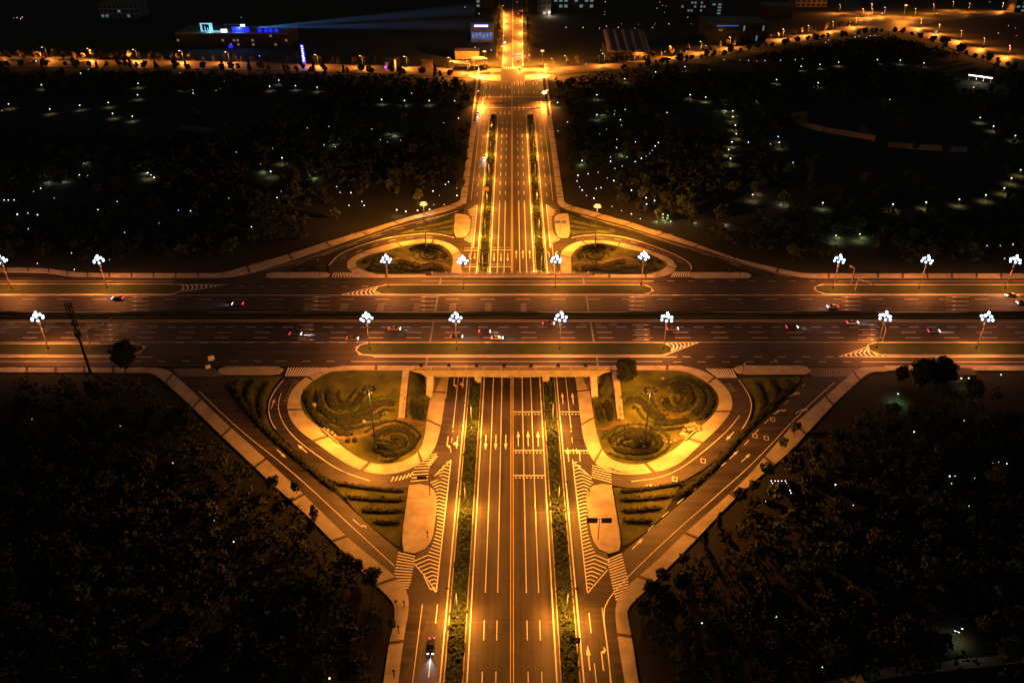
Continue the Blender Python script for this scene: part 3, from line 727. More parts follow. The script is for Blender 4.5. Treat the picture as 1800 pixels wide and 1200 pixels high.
# ------------------------------------------------------------------ far streets
fs = MB()
def fstrip(up, lo, off=.05): strip(fs, smooth(GL(up)), smooth(GL(lo)), h, off, 8, 3)
fstrip([(-80, 104), (200, 106), (400, 109), (560, 112), (700, 117), (800, 121), (900, 124)], [(-80, 117), (200, 119), (400, 123), (560, 126), (700, 131), (800, 136), (900, 139)])
fstrip([(895, 124), (1000, 117), (1060, 114), (1120, 108), (1200, 97), (1270, 87), (1340, 73), (1420, 61), (1490, 48), (1530, 25)], [(895, 139), (965, 136), (1000, 129), (1060, 125), (1120, 121), (1200, 109), (1270, 97), (1340, 85), (1420, 72), (1490, 62), (1540, 57)], .06)
fstrip([(1518, 24), (1565, 33), (1622, 42), (1692, 75), (1733, 87), (1860, 120)], [(1520, 58), (1582, 53), (1643, 73), (1683, 90), (1723, 105), (1860, 150)], .08)
fstrip([(1600, 36), (1640, 31), (1700, 28), (1770, 18), (1830, 6)], [(1600, 50), (1640, 40), (1700, 34), (1770, 25), (1830, 14)], .07)
fstrip([(1458, -12), (1472, 2), (1500, 22), (1530, 30)], [(1500, -12), (1504, 2), (1520, 16), (1550, 28)], .09)
fstrip([(881, 140), (882, 117), (885, 40), (887, -40)], [(921, 140), (921, 117), (919, 40), (917, -40)], .1)
struct(fs.build('far_road', M['asphalt_ramp']), 'far asphalt streets beyond the park')
fm = MB()
line(fm, GL([(901.5, 120), (901.5, 60), (901, -30)]), .6, h, .14, None, 10, 0, 1)
for x0, x1 in ((884, 886.5), (919, 917.5)): line(fm, GL([(x0, 118), (x1, -20)]), .35, h, .14, None, 10)
for x in range(886, 917, 4): line(fm, GL([(x, 122), (x, 118)]), 1.0, h, .14, None, 5)
struct(fm.build('road_markings', [M['white'], M['yellow']]), 'lane lines of the far avenue')
ap = MB()
for p in ([(822, 133), (850, 131), (880, 132.5), (880, 144), (842, 140)], [(922, 132.5), (962, 130), (970, 133), (945, 140), (922, 143)], [(838, 128), (862, 122), (881, 120), (881, 127)], [(921, 120), (944, 120), (962, 125), (921, 126.5)]):
    drape(ap, GL(p), h, .2, 5, .35, 0, 1)
struct(ap.build('pavement', [M['paving'], M['kerb']]), 'paved corner islands of the far junction')

# ------------------------------------------------------------------ bridge
YB0, YB1 = CY(651), CY(482); ZB = 4.7
br = empty('road_bridge', (0, YB0, 0), 'long pale concrete road bridge carrying the wide road over the avenue', 'bridge')
def bpart(name, mb, m, p=None):
    o = mb.build(name, m); o.parent = p or br
    o.matrix_parent_inverse = Matrix.Translation((0, -YB0, 0)) if p is None else Matrix.Identity(4)
    return o
b = MB(); b.box(0, (YB0 + YB1) / 2, ZC - .55, 72, YB1 - YB0 - 1.6, .9); bpart('deck', b, M['concrete_dark'])
for yy, nm, d in ((YB0, 'girder', -1), (YB1, 'girder', 1)):
    b = MB(); prof = [(-36.2, ZC + .1), (-36.2, 6.9), (-33.6, 6.3), (-31.6, ZB), (-12.9, ZB), (-12.6, ZB), (0, ZB - .25), (12.6, ZB), (31.6, ZB), (33.6, 6.3), (36.2, 6.9), (36.2, ZC + .1)]
    y0, y1 = (yy, yy + .9) if d < 0 else (yy - .9, yy)
    n = len(prof)
    b.poly([(x, y0, z) for x, z in prof][::1]); b.poly([(x, y1, z) for x, z in prof][::-1])
    for i in range(n):
        (xa, za), (xb, zb) = prof[i], prof[(i + 1) % n]; b.poly([(xa, y0, za), (xa, y1, za), (xb, y1, zb), (xb, y0, zb)])
    bpart(nm, b, M['concrete'])
b = MB(); b.box(0, YB0 + .55, ZC + .22, 72.6, 1.3, .2); bpart('coping', b, M['wall_tan'])
b = MB(); b.box(0, YB1 - .45, ZC + .22, 72.6, 1.1, .2); bpart('coping', b, M['wall_tan'])
for s in (-1, 1):
    for yy in (YB0 + 3.5, 280, YB1 - 3.5):
        b = MB(); b.box(s * 12.5, yy, 2.2, 1.9, 2.4, 5.0); b.box(s * 12.5, yy - (1.6 if yy < 250 else 0), ZB - .35, 2.5, 5.2, 1.3); bpart('pier', b, M['concrete'])
    b = MB(); b.box(s * 31.6, (YB0 + YB1) / 2, 3.2, .9, YB1 - YB0 - 1.2, 6.0); bpart('abutment', b, M['concrete_dark'])
    for yy, k in ((YB0, -1), (YB1, 1)):
        b = MB(); x0, x1 = s * 28.9, s * 31.2
        pr = [(yy + k * .06, ZB + .1), (yy + k * 7.5, .2), (yy + k * 7.5, -.6), (yy - k * 3, -.6), (yy - k * 3, ZB)]
        if k < 0: pr = pr
        A = [(x0, y, z) for y, z in pr]; B = [(x1, y, z) for y, z in pr]
        b.poly(A); b.poly(B[::-1])
        for i in range(len(pr)): j = (i + 1) % len(pr); b.poly([A[i], B[i], B[j], A[j]])
        bpart('wing_wall', b, M['concrete'])
def railing(yy):
    b = MB()
    for z in (.62, .92, 1.2): b.tube([(-36, yy, ZC + z), (36, yy, ZC + z)], .05, 5)
    x = -36
    while x <= 36.1: b.box(x, yy, ZC + .75, .12, .12, 1.0); x += 1.6
    r = bpart('railing', b, M['metal'])
    x = -36
    while x <= 36.1:
        p = MB(); p.box(x, yy, ZC + .8, .45, .45, 1.3); bpart('railing_post', p, M['concrete']); x += 6.4
railing(YB0 + .25); railing(YB1 - .3)
b = MB(); b.box(0, YB0 - .06, ZB + .25, 2.0, .1, .55)
tag(b.build('clearance_sign', M['red_gate'] if False else M['wall_tan']), 'small reddish plate fixed to the middle of the bridge girder', 'sign')
pl0 = None
for i, px in enumerate((740.7, 789, 838, 886, 933, 981, 1029)):
    b = MB(); x, y = C(px, 644.5)
    if pl0 is None:
        pl0 = empty('planter_box', (x, y, ZC + .16), '', 'planter', 'planter boxes along the bridge railing')
        b.box(0, 0, .35, 1.1, .7, .7, taper=1.12); b.build('box', M['dark_metal'], pl0)
        l = MB()
        for _ in range(60):
            c = Vector((random.uniform(-.5, .5), random.uniform(-.3, .3), random.uniform(.7, 1.1))); u = Vector((random.uniform(-1, 1), random.uniform(-1, 1), random.uniform(-1, 1))).normalized() * .14; w = u.cross(Vector((.3, .5, .8))).normalized() * .14
            l.poly([c - u - w, c + u - w, c + u + w, c - u + w])
        l.build('plant', M['hedge'], pl0); o = pl0
    else:
        o = copy_tree(pl0); o.location = (x, y, ZC + .16)
    o['label'] = 'dark planter box on the bridge footway, %s from the left end' % ('first', 'second', 'third', 'fourth', 'fifth', 'sixth', 'seventh')[i]

# ------------------------------------------------------------------ lawns, hedges and stones of the gardens
lw = MB()
NLg = NL_ring_in[1:] + [(757, 652), (700, 652), (640, 652)]
drape(lw, GL(NL_ring_in), h, -.05, 3); drape(lw, GL(NR_ring_in), h, -.05, 3); drape(lw, GL(FL_ring_in), h, -.05, 3); drape(lw, GL(FR_ring_in), h, -.05, 3)
for P_ in ([(580, 845), (612, 856), (650, 862), (690, 862), (717, 858), (702, 964), (667, 936), (633, 906)], [(1198, 848), (1170, 855), (1120, 859), (1078, 855), (1096, 962), (1133, 936), (1165, 907)],
           [(390, 662), (495, 662), (478, 685), (468, 706), (468, 726), (474, 746), (480, 760), (440, 720)], [(1300, 664), (1412, 662), (1380, 698), (1335, 740), (1312, 757), (1324, 738), (1329, 714), (1324, 695)],
           [(727, 408), (752, 406), (777, 408), (797, 413), (800, 377), (745, 395), (700, 411)], [(1075, 410), (1048, 408), (1023, 409), (1004, 413), (1001, 377), (1048, 393), (1085, 405)]):
    drape(lw, GL(P_), h, -.03, 3)
struct(lw.build('lawn', M['lawn']), 'mown lawns inside the ring gardens and between the slip roads', 'stuff')
def hedge(px, w, hh, label, group, m='hedge', world=False):
    pl = smooth(GL(px) if not world else px, 2); n = max(3, int(plen(pl) / .7)); pl = resample(pl, n); b = MB(); base = 0
    nn = 7
    for i, p in enumerate(pl):
        a, c = pl[max(0, i - 1)], pl[min(n, i + 1)]; L = math.dist(a, c) or 1; nx_, ny_ = -(c[1] - a[1]) / L, (c[0] - a[0]) / L
        e = min(1, .35 + min(i, n - i) * .35)
        for j in range(nn):
            t = math.pi * j / (nn - 1); r = w / 2 * e * random.uniform(.82, 1.15)
            x = p[0] + nx_ * math.cos(t) * r; y = p[1] + ny_ * math.cos(t) * r
            b.v.append((x, y, h(x, y) - .1 + hh * e * math.sin(t) * random.uniform(.85, 1.15)))
    for i in range(n):
        for j in range(nn - 1):
            q = i * nn + j; b.f.append((q, q + 1, q + nn + 1, q + nn)); b.m.append(0)
    for i in range(n * 5):
        p = pl[random.randrange(len(pl))]; x = p[0] + random.uniform(-.5, .5) * w; y = p[1] + random.uniform(-.5, .5) * w
        c = Vector((x, y, h(x, y) + hh * random.uniform(.5, 1.05))); u = Vector((random.uniform(-1, 1), random.uniform(-1, 1), random.uniform(-.6, .6))).normalized() * .22
        v = u.cross(Vector((random.uniform(-1, 1), random.uniform(-1, 1), 1))).normalized() * .2
        b.poly([c - u - v, c + u - v, c + u + v, c - u + v])
    return tag(b.build('hedge', M[m]), label, 'hedge', group)
def Z(ox, oy, s, pts): return [(ox + x / s, oy + y / s) for x, y in pts]
HG = {}
NLh = [([(700, 290), (690, 350), (720, 420), (800, 447), (880, 440), (930, 400), (960, 340), (1000, 300)], 'spiral hedge hooking round the bright mound'),
       ([(600, 330), (610, 420), (660, 480), (740, 520), (850, 520), (950, 490), (1060, 450), (1130, 400), (1200, 390), (1270, 402)], 'long wavy hedge sweeping below the bright mound'),
       ([(500, 290), (505, 380), (540, 470), (610, 560), (700, 620), (800, 660), (900, 670)], 'outer arc hedge along the ring footway'),
       ([(740, 560), (840, 570), (940, 545), (1050, 520), (1160, 500)], 'low hedge running towards the stairway foot'),
       ([(1240, 720), (1270, 690), (1330, 700), (1350, 740), (1320, 785), (1250, 800), (1180, 780), (1100, 770)], 'inner coil hedge below the garden path'),
       ([(1090, 690), (1140, 640), (1250, 605), (1370, 635), (1440, 710), (1410, 790), (1300, 840), (1150, 850)], 'outer coil hedge below the garden path'),
       ([(1450, 400), (1430, 470), (1450, 530)], 'short hedge on the bank beside the stairway'), ([(1500, 420), (1490, 480), (1510, 540)], 'short hedge on the bank beside the pavement')]
NRh = [([(940, 310), (965, 262), (1015, 252), (1060, 290), (1080, 360), (1040, 430), (960, 460), (890, 440), (850, 395), (845, 340)], 'spiral hedge on the brightest lawn'),
       ([(880, 250), (990, 200), (1100, 225), (1170, 310), (1180, 400), (1130, 470), (1060, 500)], 'outer arc hedge around the bright spiral'),
       ([(1160, 230), (1245, 320), (1245, 430), (1150, 540)], 'outermost arc hedge along the ring footway'),
       ([(500, 400), (530, 372), (600, 362), (665, 398), (690, 450), (725, 492), (790, 520), (860, 512)], 's shaped hedge crossing the bright lawn'),
       ([(740, 560), (850, 575), (960, 560), (1060, 540)], 'low hedge between bright lawn and boulders'),
       ([(480, 720), (540, 680), (640, 680), (705, 715), (680, 755), (600, 772), (510, 755)], 'inner coil hedge below the garden path'),
       ([(360, 740), (420, 670), (560, 630), (720, 650), (815, 735), (760, 805), (640, 832), (480, 820), (390, 785)], 'outer coil hedge below the garden path'),
       ([(300, 400), (350, 430), (370, 500), (360, 550)], 'curved hedge on the bank beside the stairway'), ([(260, 420), (270, 500), (290, 560)], 'short hedge on the bank beside the pavement')]
for L_, o, nm in ((NLh, (440, 630), 'near left'), (NRh, (1000, 630), 'near right')):
    for pts, lb in L_: hedge(Z(*o, 5, pts), 2.7, 1.2, lb + ' of the %s ring garden' % nm, 'hedges of the ring gardens')
FLh = [([(1150, 645), (1200, 630), (1240, 660), (1200, 695), (1120, 695), (1080, 650), (1110, 600), (1190, 580), (1285, 592), (1335, 640), (1300, 695)], 'coiled hedge beside the far avenue'),
       ([(960, 600), (1040, 560), (1180, 545), (1300, 570)], 'arc hedge along the upper ring footway'),
       ([(590, 730), (620, 690), (700, 670), (760, 690)], 'small curl hedge at the pointed end'), ([(480, 740), (520, 700), (600, 665), (680, 650)], 'arc hedge at the pointed end'),
       ([(840, 735), (930, 740), (1000, 760), (1120, 790), (1220, 775), (1290, 765)], 'wavy hedge below the garden path'), ([(620, 790), (740, 790), (860, 785), (960, 805), (1090, 815), (1300, 800)], 'lower wavy hedge near the bridge footway'), ([(500, 790), (600, 815), (760, 825), (900, 830)], 'straight low hedge by the bridge footway')]
for pts, lb in FLh:
    p = Z(560, 340, 6, pts); hedge(p, 2.9, 1.0, lb + ' of the far left ring garden', 'hedges of the ring gardens'); hedge(flip(p), 2.9, 1.0, lb + ' of the far right ring garden', 'hedges of the ring gardens')
od = ('first', 'second', 'third', 'fourth')
gi = random.Random(8)
def finer(curves, ox, oy, sc, ringpx, gap, w, nm, mirror=False):
    ring = GL(flip(ringpx) if mirror else ringpx)
    for pts, lb in curves:
        p = Z(ox, oy, sc, pts); base_ = smooth(GL(flip(p) if mirror else p), 2)
        for d, side in ((gap, 'just inside'), (-gap, 'just outside')):
            q = [a for a in offset_line(base_, d) if inside(a, ring) and min(math.dist(a, k) for k in ring) > 2.0]
            if len(q) > 5 and plen(q) > 6: hedge(q, w, .5, 'thin planting %s %s, %s garden' % (side, lb, nm), 'thin planting lines of the ring gardens', gi.choice(('hedge', 'shrub', 'leaf3')), True)
finer(NLh, 440, 630, 5, NL_ring_in, 3.1, 1.0, 'near left'); finer(NRh, 1000, 630, 5, NR_ring_in, 3.1, 1.0, 'near right')
finer(FLh, 560, 340, 6, FL_ring_in, 3.8, 1.3, 'far left'); finer(FLh, 560, 340, 6, FL_ring_in, 3.8, 1.3, 'far right', True)
for i, (a, b_) in enumerate((((590, 850), (712, 864)), ((608, 874), (711, 879)), ((636, 897), (707, 898)), ((655, 917), (704, 918)))):
    hedge([a, ((a[0] + b_[0]) / 2, (a[1] + b_[1]) / 2 + 1.5), b_], 1.6, .8, '%s hedge row from the top in the left grass wedge beside the refuge' % od[i], 'hedge rows of the grass wedges')
for i, (a, b_) in enumerate((((1090, 864), (1196, 850)), ((1090, 879), (1180, 872)), ((1092, 898), (1165, 892)), ((1095, 915), (1147, 915)))):
    hedge([a, ((a[0] + b_[0]) / 2, (a[1] + b_[1]) / 2 + 1.5), b_], 1.6, .8, '%s hedge row from the top in the right grass wedge beside the refuge' % od[i], 'hedge rows of the grass wedges')
for i, (a, b_) in enumerate((((735, 398), (795, 383)), ((728, 405), (797, 393)), ((752, 405), (796, 402)))):
    for s, nm in ((0, 'far left'), (1, 'far right')):
        p = [a, ((a[0] + b_[0]) / 2, (a[1] + b_[1]) / 2 + .8), b_]; hedge(flip(p) if s else p, 2.2, .8, '%s hedge row in the %s grass wedge beside the bright refuge' % (od[i], nm), 'hedge rows of the grass wedges')
hedge([(404, 676), (440, 727), (478, 767), (520, 802), (560, 837), (588, 860)], 2.4, 1.0, 'long straight hedge between left loop and left slip road', 'strip hedges between slip roads')
hedge([(1395, 676), (1345, 725), (1300, 768), (1264, 813), (1228, 846), (1190, 874)], 2.4, 1.0, 'long straight hedge between right loop and right slip road', 'strip hedges between slip roads')
for i, p in enumerate(([(472, 672), (457, 700), (462, 738)], [(448, 668), (432, 694), (446, 724)], [(420, 666), (410, 682), (425, 704)])):
    hedge(p, 1.8, .9, '%s dark arc hedge from the loop in the unlit left triangle' % od[i], 'arc hedges of the dark triangles')
    hedge(flip(p), 1.8, .9, '%s dark arc hedge from the loop in the unlit right triangle' % od[i], 'arc hedges of the dark triangles')
hedge([(520, 477), (540, 470), (560, 470)], 2.2, .9, 'dark hedge in the tip between far left slip road and loop', 'arc hedges of the dark triangles'); hedge([(1280, 477), (1262, 470), (1240, 468)], 2.2, .9, 'dark hedge in the tip between far right slip road and loop', 'arc hedges of the dark triangles')
# wavy hedge of the central reserve
for k, (yoff, lb) in enumerate(((.30, 'wavy dark hedge snaking along the near side of the central reserve'), (.72, 'wavy dark hedge snaking along the far side of the central reserve'))):
    p = []; x = -300.0
    while x <= 300: p.append((x, cyA + (cyB - cyA) * (yoff + .12 * math.sin(x / 11 + k * 2)))); x += 3.5
    n = len(p); bb = MB(); nn = 5
    for i, q in enumerate(p):
        for j in range(nn):
            t = math.pi * j / (nn - 1); bb.v.append((q[0] + random.uniform(-.3, .3), q[1] + math.cos(t) * .85 * random.uniform(.8, 1.2), ZC + .15 + 1.0 * math.sin(t) * random.uniform(.8, 1.2)))
    for i in range(n - 1):
        for j in range(nn - 1): w0 = i * nn + j; bb.f.append((w0, w0 + 1, w0 + nn + 1, w0 + nn)); bb.m.append(0)
    tag(bb.build('hedge', M['hedge']), lb, 'hedge', 'central reserve hedges')
# boulders and low walls
def boulder(px, py, r, lb):
    x, y = G(px, py); b = MB(); b.ball((0, 0, 0), r, 8, 6, 0, .75)
    b.v = [(a * random.uniform(.78, 1.2), c * random.uniform(.78, 1.2), d * random.uniform(.8, 1.2)) for a, c, d in b.v]
    o = b.build('boulder', M['stone']); o.location = (x, y, h(x, y) + r * .3); o.rotation_euler = (0, 0, random.uniform(0, 6)); tag(o, lb, 'boulder', 'boulders in the ring gardens')
for px, py in ((1203, 757), (1207, 750), (1214, 748), (1221, 747), (1227, 750), (1212, 756), (1219, 755), (1200, 764), (1206, 766), (1229, 756)): boulder(px, py, random.uniform(.6, 1.05), 'pale boulder in the heap beside the right ring footway')
for px, py in ((571, 755), (577, 757), (583, 761), (574, 762), (588, 766)): boulder(px, py, random.uniform(.5, .8), 'pale boulder in the heap beside the left ring footway')
for px, py in ((1165, 775), (1172, 777), (1179, 778), (1187, 775)): boulder(px, py, .5, 'small edging stone at the end of the right garden path')
boulder(552, 713, 1.0, 'lone tan rock on the left ring garden lawn'); boulder(640, 742, .7, 'small tan rock between hedge and path in the left garden'); boulder(1167, 705, .8, 'lone tan rock among hedges of the right ring garden'); boulder(1165, 666, .7, 'lone pale rock below the right bridge footway')
for px, py, lb in ((612, 776, 'round dark bush at the end of the left garden path'), (624, 775, 'smaller round dark bush at the left garden path')):
    x, y = G(px, py); b = MB(); b.ball((0, 0, .5), .9, 9, 6); b.v = [tuple(c * random.uniform(.85, 1.15) for c in q) for q in b.v]
    o = b.build('bush', M['hedge']); o.location = (x, y, h(x, y)); tag(o, lb, 'bush')
def wall(pts, t, hh, m, name, lb, cat, off=0.0):
    b = MB(); pl = resample(GL(pts), max(2, len(pts) * 4)); strip(b, offset_line(pl, -t / 2), offset_line(pl, t / 2), h, hh, 3, 1, hh + .6); return tag(b.build(name, M[m]), lb, cat)
wall([(565, 755), (580, 768), (594, 780)], .5, .7, 'stone', 'low_wall', 'low slanting stone wall beside the left ring footway', 'wall'); wall([(1232, 752), (1218, 763), (1204, 775)], .5, .7, 'stone', 'low_wall', 'low slanting stone wall beside the right ring footway', 'wall')
for i, (p, lb) in enumerate((([(1398, 217), (1420, 225), (1460, 234), (1500, 240), (1538, 247)], 'long curved retaining wall in the right park'), ([(1560, 258), (1600, 261), (1650, 264), (1698, 267)], 'straight pale retaining wall in the right park'), ([(1366, 180), (1368, 195), (1376, 205), (1398, 206), (1420, 203)], 'hooked retaining wall in the right park'), ([(1367, 161), (1385, 167), (1400, 173)], 'short upper retaining wall in the right park'), ([(315, 228), (350, 231), (385, 236), (400, 240)], 'faint curved retaining wall in the left park'))):
    wall(p, 1.2, 3.2, 'concrete_dark', 'retaining_wall', lb, 'wall')

# ------------------------------------------------------------------ lamps
def light(kind, name, power, color, parent, loc, radius=.25, spot=None, blend=.6, rot=None):
    l = bpy.data.lights.new(name, kind); l.energy = power * POWER; l.color = color; l.shadow_soft_size = radius
    if kind == 'SPOT': l.spot_size = R(spot); l.spot_blend = blend
    o = bpy.data.objects.new(name, l); COL.objects.link(o); o.parent = parent; o.location = loc
    if rot: o.rotation_euler = rot
    return o
rl = random.Random(5)
# double-arm lamps on the avenue medians
LH = 11.0; k = 0; lamp0 = None
HY = [1325, 1034, 847, 708, 443, 382, 334, 285, 244, 211]
names = ['nearest', 'second', 'third', 'fourth', 'first beyond the bridge', 'second beyond the bridge', 'third beyond the bridge', 'fourth beyond the bridge', 'fifth beyond the bridge', 'farthest']
for s, side in ((-1, 'left'), (1, 'right')):
    for i, py in enumerate(HY):
        x = s * 13.8; y = G(900 + s * 80, py, LH)[1]; lb = 'grey double arm street lamp on the %s median, %s' % (side, names[i])
        if lamp0 is None:
            lamp0 = empty('double_street_lamp', (x, y, h(x, y) + .1), lb, 'street lamp', 'double arm lamps on the avenue medians')
            b = MB(); b.tube([(0, 0, 0), (0, 0, LH - .6)], [.16, .09], 8); b.box(0, 0, .4, .5, .5, .8); b.build('pole', M['metal'], lamp0, True)
            for q in (-1, 1):
                b = MB(); b.tube([(0, 0, LH - .7), (q * .7, 0, LH - .15), (q * 1.9, 0, LH)], .055, 6); b.build('arm', M['metal'], lamp0, True)
                b = MB(); b.box(q * 2.2, 0, LH + .05, 1.0, .42, .16, taper=.8); hd = b.build('lamp_head', M['dark_metal'], lamp0)
                b = MB(); b.box(q * 2.2, 0, LH - .05, .8, .3, .05); b.build('lamp_glass', M['sodium'], hd)
                for w_ in (-1, 1): light('SPOT', 'street_lamp_light', 20000, SODIUM, lamp0, (q * 2.2, 0, LH - .12), .2, 126, .8, (R(30 * w_), 0, 0))
            o = lamp0
        else:
            o = copy_tree(lamp0); o.location = (x, y, h(x, y) + .1); o['label'] = lb
# flower lamps of white globes on the crossing road
def flower(x, y, top, lb):
    global fl0
    hh = top - ZC - .2
    if fl0 is None:
        fl0 = empty('flower_lamp', (x, y, ZC + .2), lb, 'street lamp', 'flower shaped globe lamps along the crossing road')
        b = MB(); b.tube([(0, 0, 0), (0, 0, .9), (0, 0, 1.0), (0, 0, hh - 2.6)], [.5, .36, .19, .12], 10); b.build('pole', M['dark_metal'], fl0, True)
        b = MB(); b.tube([(0, 0, hh - 5.8), (0, 0, hh - 5.2), (0, 0, hh - 3.0), (0, 0, hh - 2.6)], [.2, .42, .30, .2], 10); b.build('collar', M['metal'], fl0, True)
        st_ = MB()
        P_ = [(0, 0, hh - .1)] + [(1.15 * math.cos(t), 1.15 * math.sin(t), hh - 1.25) for t in (R(45), R(165), R(285))] + [(2.05 * math.cos(t), 2.05 * math.sin(t), hh - 2.2 - .35 * (i % 2)) for i, t in enumerate((R(0), R(60), R(120), R(180), R(240), R(300)))]
        for p in P_: st_.tube([(0, 0, hh - 2.8), (p[0] * .6, p[1] * .6, p[2] - .9), (p[0], p[1], p[2] - .4)], .06, 6)
        st_.build('stems', M['dark_metal'], fl0, True)
        for p in P_:
            b = MB(); b.ball(p, .48, 10, 7, 0, 1.15); b.build('globe', M['globe'], fl0, True)
        light('POINT', 'globe_light', 900, (.8, .9, 1), fl0, (0, 0, hh + 1.0), 1.2)
        for q in (-1, 1):
            for w_ in (-1, 1): light('SPOT', 'floodlight', 16000, (1.0, .26, .038), fl0, (q * .7, w_ * .4, hh - 3.6), .25, 124, .9, (R(17 * w_), R(-30 * q), 0))
        return fl0
    o = copy_tree(fl0); o.location = (x, y, ZC + .2); o['label'] = lb; o.rotation_euler.z = rl.uniform(-.35, .35); return o
fl0 = None; hw = ('first', 'second', 'third', 'fourth', 'fifth', 'sixth', 'seventh', 'eighth', 'ninth', 'tenth')
near_l = ((85, 612), (650, 613), (803, 613), (984, 612), (1166, 613), (1541, 611), (1716, 612)); far_l = ((20, 507), (188, 507), (683, 506), (815, 508), (976, 506), (1127, 500), (1464, 506), (1615, 507), (1767, 507))
TOPF = zat(0, CY(612.5), 549)
for i, (px, py) in enumerate(near_l): x, y = C(px, py, ZC + .2); flower(x, y, TOPF, 'tall lamp topped by white globes on the near verge, %s from the left' % hw[i])
for i, (px, py) in enumerate(far_l): x, y = C(px, py, ZC + .2); flower(x, y, TOPF, 'tall lamp topped by white globes on the far verge, %s from the left' % hw[i])
# high masts in the ring gardens
def mast(px, py, ptop, power, lb, tilt=0, parts=8):
    x, y = G(px, py); z = h(x, y); hh = zat(x, y, ptop) - z
    e = empty('high_mast_lamp', (x, y, z), lb, 'mast lamp', 'high mast lamps')
    b = MB(); b.tube([(0, 0, 0), (0, 0, hh)], [.26, .11], 10); b.box(0, 0, .6, 1.0, 1.0, 1.2); b.build('pole', M['metal'], e, True)
    b = MB(); n = 18; b.tube([(1.5 * math.cos(2 * math.pi * i / n), 1.5 * math.sin(2 * math.pi * i / n), hh - .1) for i in range(n + 1)], .08, 6)
    for i in range(4): t = i * math.pi / 2; b.tube([(0, 0, hh - .1), (1.5 * math.cos(t), 1.5 * math.sin(t), hh - .1)], .06, 6)
    b.build('ring', M['dark_metal'], e)
    for i in range(parts):
        t = 2 * math.pi * i / parts; c = (1.75 * math.cos(t), 1.75 * math.sin(t), hh + .05)
        b = MB(); b.box(*c, .85, .6, .4, t, taper=.8); f = b.build('floodlight', M['dark_metal'], e)
        b = MB(); b.box(c[0] - .12 * math.cos(t), c[1] - .12 * math.sin(t), c[2] - .21, .5, .36, .03, t); b.build('lamp_glass', M['sodium'], f)
    for i in range(4):
        t = math.pi / 4 + i * math.pi / 2; light('SPOT', 'mast_light', power / 1.05, (1.0, .29, .026), e, (1.6 * math.cos(t), 1.6 * math.sin(t), hh - .5), .3, 112, .75, (0, R(51), t + math.pi))
    light('POINT', 'pole_glow', 900, (1.0, .45, .1), e, (0, -1.3, hh - .9), .2)
    if tilt:
        b = MB(); b.tube([(0, -.3, hh - .55), (0, -.3, hh + .15)], [1.9, 1.6], 14); b.build('lamp_glass', M['sodium'], e)
    return e
mast(660, 788, 684, 115000, 'tall thin mast lamp with dark ring of floodlights in the near left garden')
mast(1132, 788, 686, 150000, 'tall thin mast lamp with dark ring of floodlights in the near right garden')
mast(749, 434, 357, 270000, 'tall mast lamp with glowing orange head in the far left garden', 1)
mast(1046, 434, 361, 300000, 'tall mast lamp with glowing orange head in the far right garden', 1)
mast(852, 115, 90, 420000, 'glowing orange mast lamp left of the far avenue', 1); mast(953, 115, 89, 420000, 'glowing orange mast lamp right of the far avenue', 1)
mast(1587, 33, 9, 260000, 'glowing orange mast lamp over the distant right junction', 1)
# single-arm lamps on the far streets
sl0 = None
def far_lamp(px, py, hh, power, rz, lb, group):
    global sl0
    x, y = G(px, py, hh); z = h(x, y)
    if sl0 is None:
        sl0 = empty('roadside_lamp', (x, y, z), lb, 'street lamp', group)
        b = MB(); b.tube([(0, 0, 0), (0, 0, 8.6)], [.2, .12], 6); b.build('pole', M['metal'], sl0, True)
        b = MB(); b.tube([(0, 0, 8.6), (-.8, -.5, 9.4), (-1.6, -1.2, 9.6)], .1, 5); b.build('arm', M['metal'], sl0, True)
        b = MB(); b.ball((-1.8, -1.4, 9.5), .52, 8, 6, 0, .6); b.build('lamp_head', M['sodium'], sl0, True)
        o = sl0
    else:
        o = copy_tree(sl0); o.location = (x, y, z); o['label'] = lb; o['group'] = group
    o.rotation_euler.z = rz
    if power:
        for q in (-1, 1): light('SPOT', 'roadside_light', power * 1.7, (1.0, .26, .03), o, (-1.8, -2.5, 9.1), .4, 106, 1.0, (R(-14), R(42 * q), 0))
        light('POINT', 'lamp_glow', power * .05, (1.0, .42, .06), o, (-1.8, -1.5, 8.4), .4)
    return o
for i, (px, py) in enumerate(((-3, 82), (78, 83), (158, 85), (238, 87), (319, 89), (400, 91), (557, 96), (636, 98), (714, 99), (792, 101))):
    far_lamp(px, py, 9.5, 40000, 0, '%s lamp from the left along the distant left street' % hw[i], 'lamps along the distant left street')
for i, (px, py) in enumerate(((825, 107), (841, 115), (838, 159), (848, 150))[:3]): far_lamp(px, py, 9.5, 110000 if i < 2 else 60000, 0 if i < 2 else math.pi / 2, ('curbside lamp near the pale canopy left of the far junction', 'lamp beside the left corner of the far junction', 'lamp on the left pavement just before the far junction')[i], 'lamps around the far junction')
for i, (px, py) in enumerate(((962, 113), (965, 160), (973, 103), (996, 98))): far_lamp(px, py, 9.5, (110000, 60000, 20000, 20000)[i], -math.pi / 2 if i == 1 else 0, ('lamp beside the right corner of the far junction', 'lamp on the right pavement just before the far junction', 'slim lamp behind the right corner of the far junction', 'taller lamp right of the far junction, beside a lit tree')[i], 'lamps around the far junction')
for i, (px, py) in enumerate(((1063, 94), (1127, 88), (1181, 81), (1234, 73), (1285, 65), (1333, 58), (1379, 51), (1423, 45), (1466, 38), (1507, 31))): far_lamp(px, py, 9.5, 40000, 0, '%s lamp from the left along the distant right street' % hw[i], 'lamps along the distant right street')
for i, (px, py) in enumerate(((1621, 33), (1653, 43), (1692, 54), (1732, 67), (1777, 80))): far_lamp(px, py, 9.5, 42000, 0, '%s lamp from the junction along the diagonal street at far right' % hw[i], 'lamps along the diagonal street')
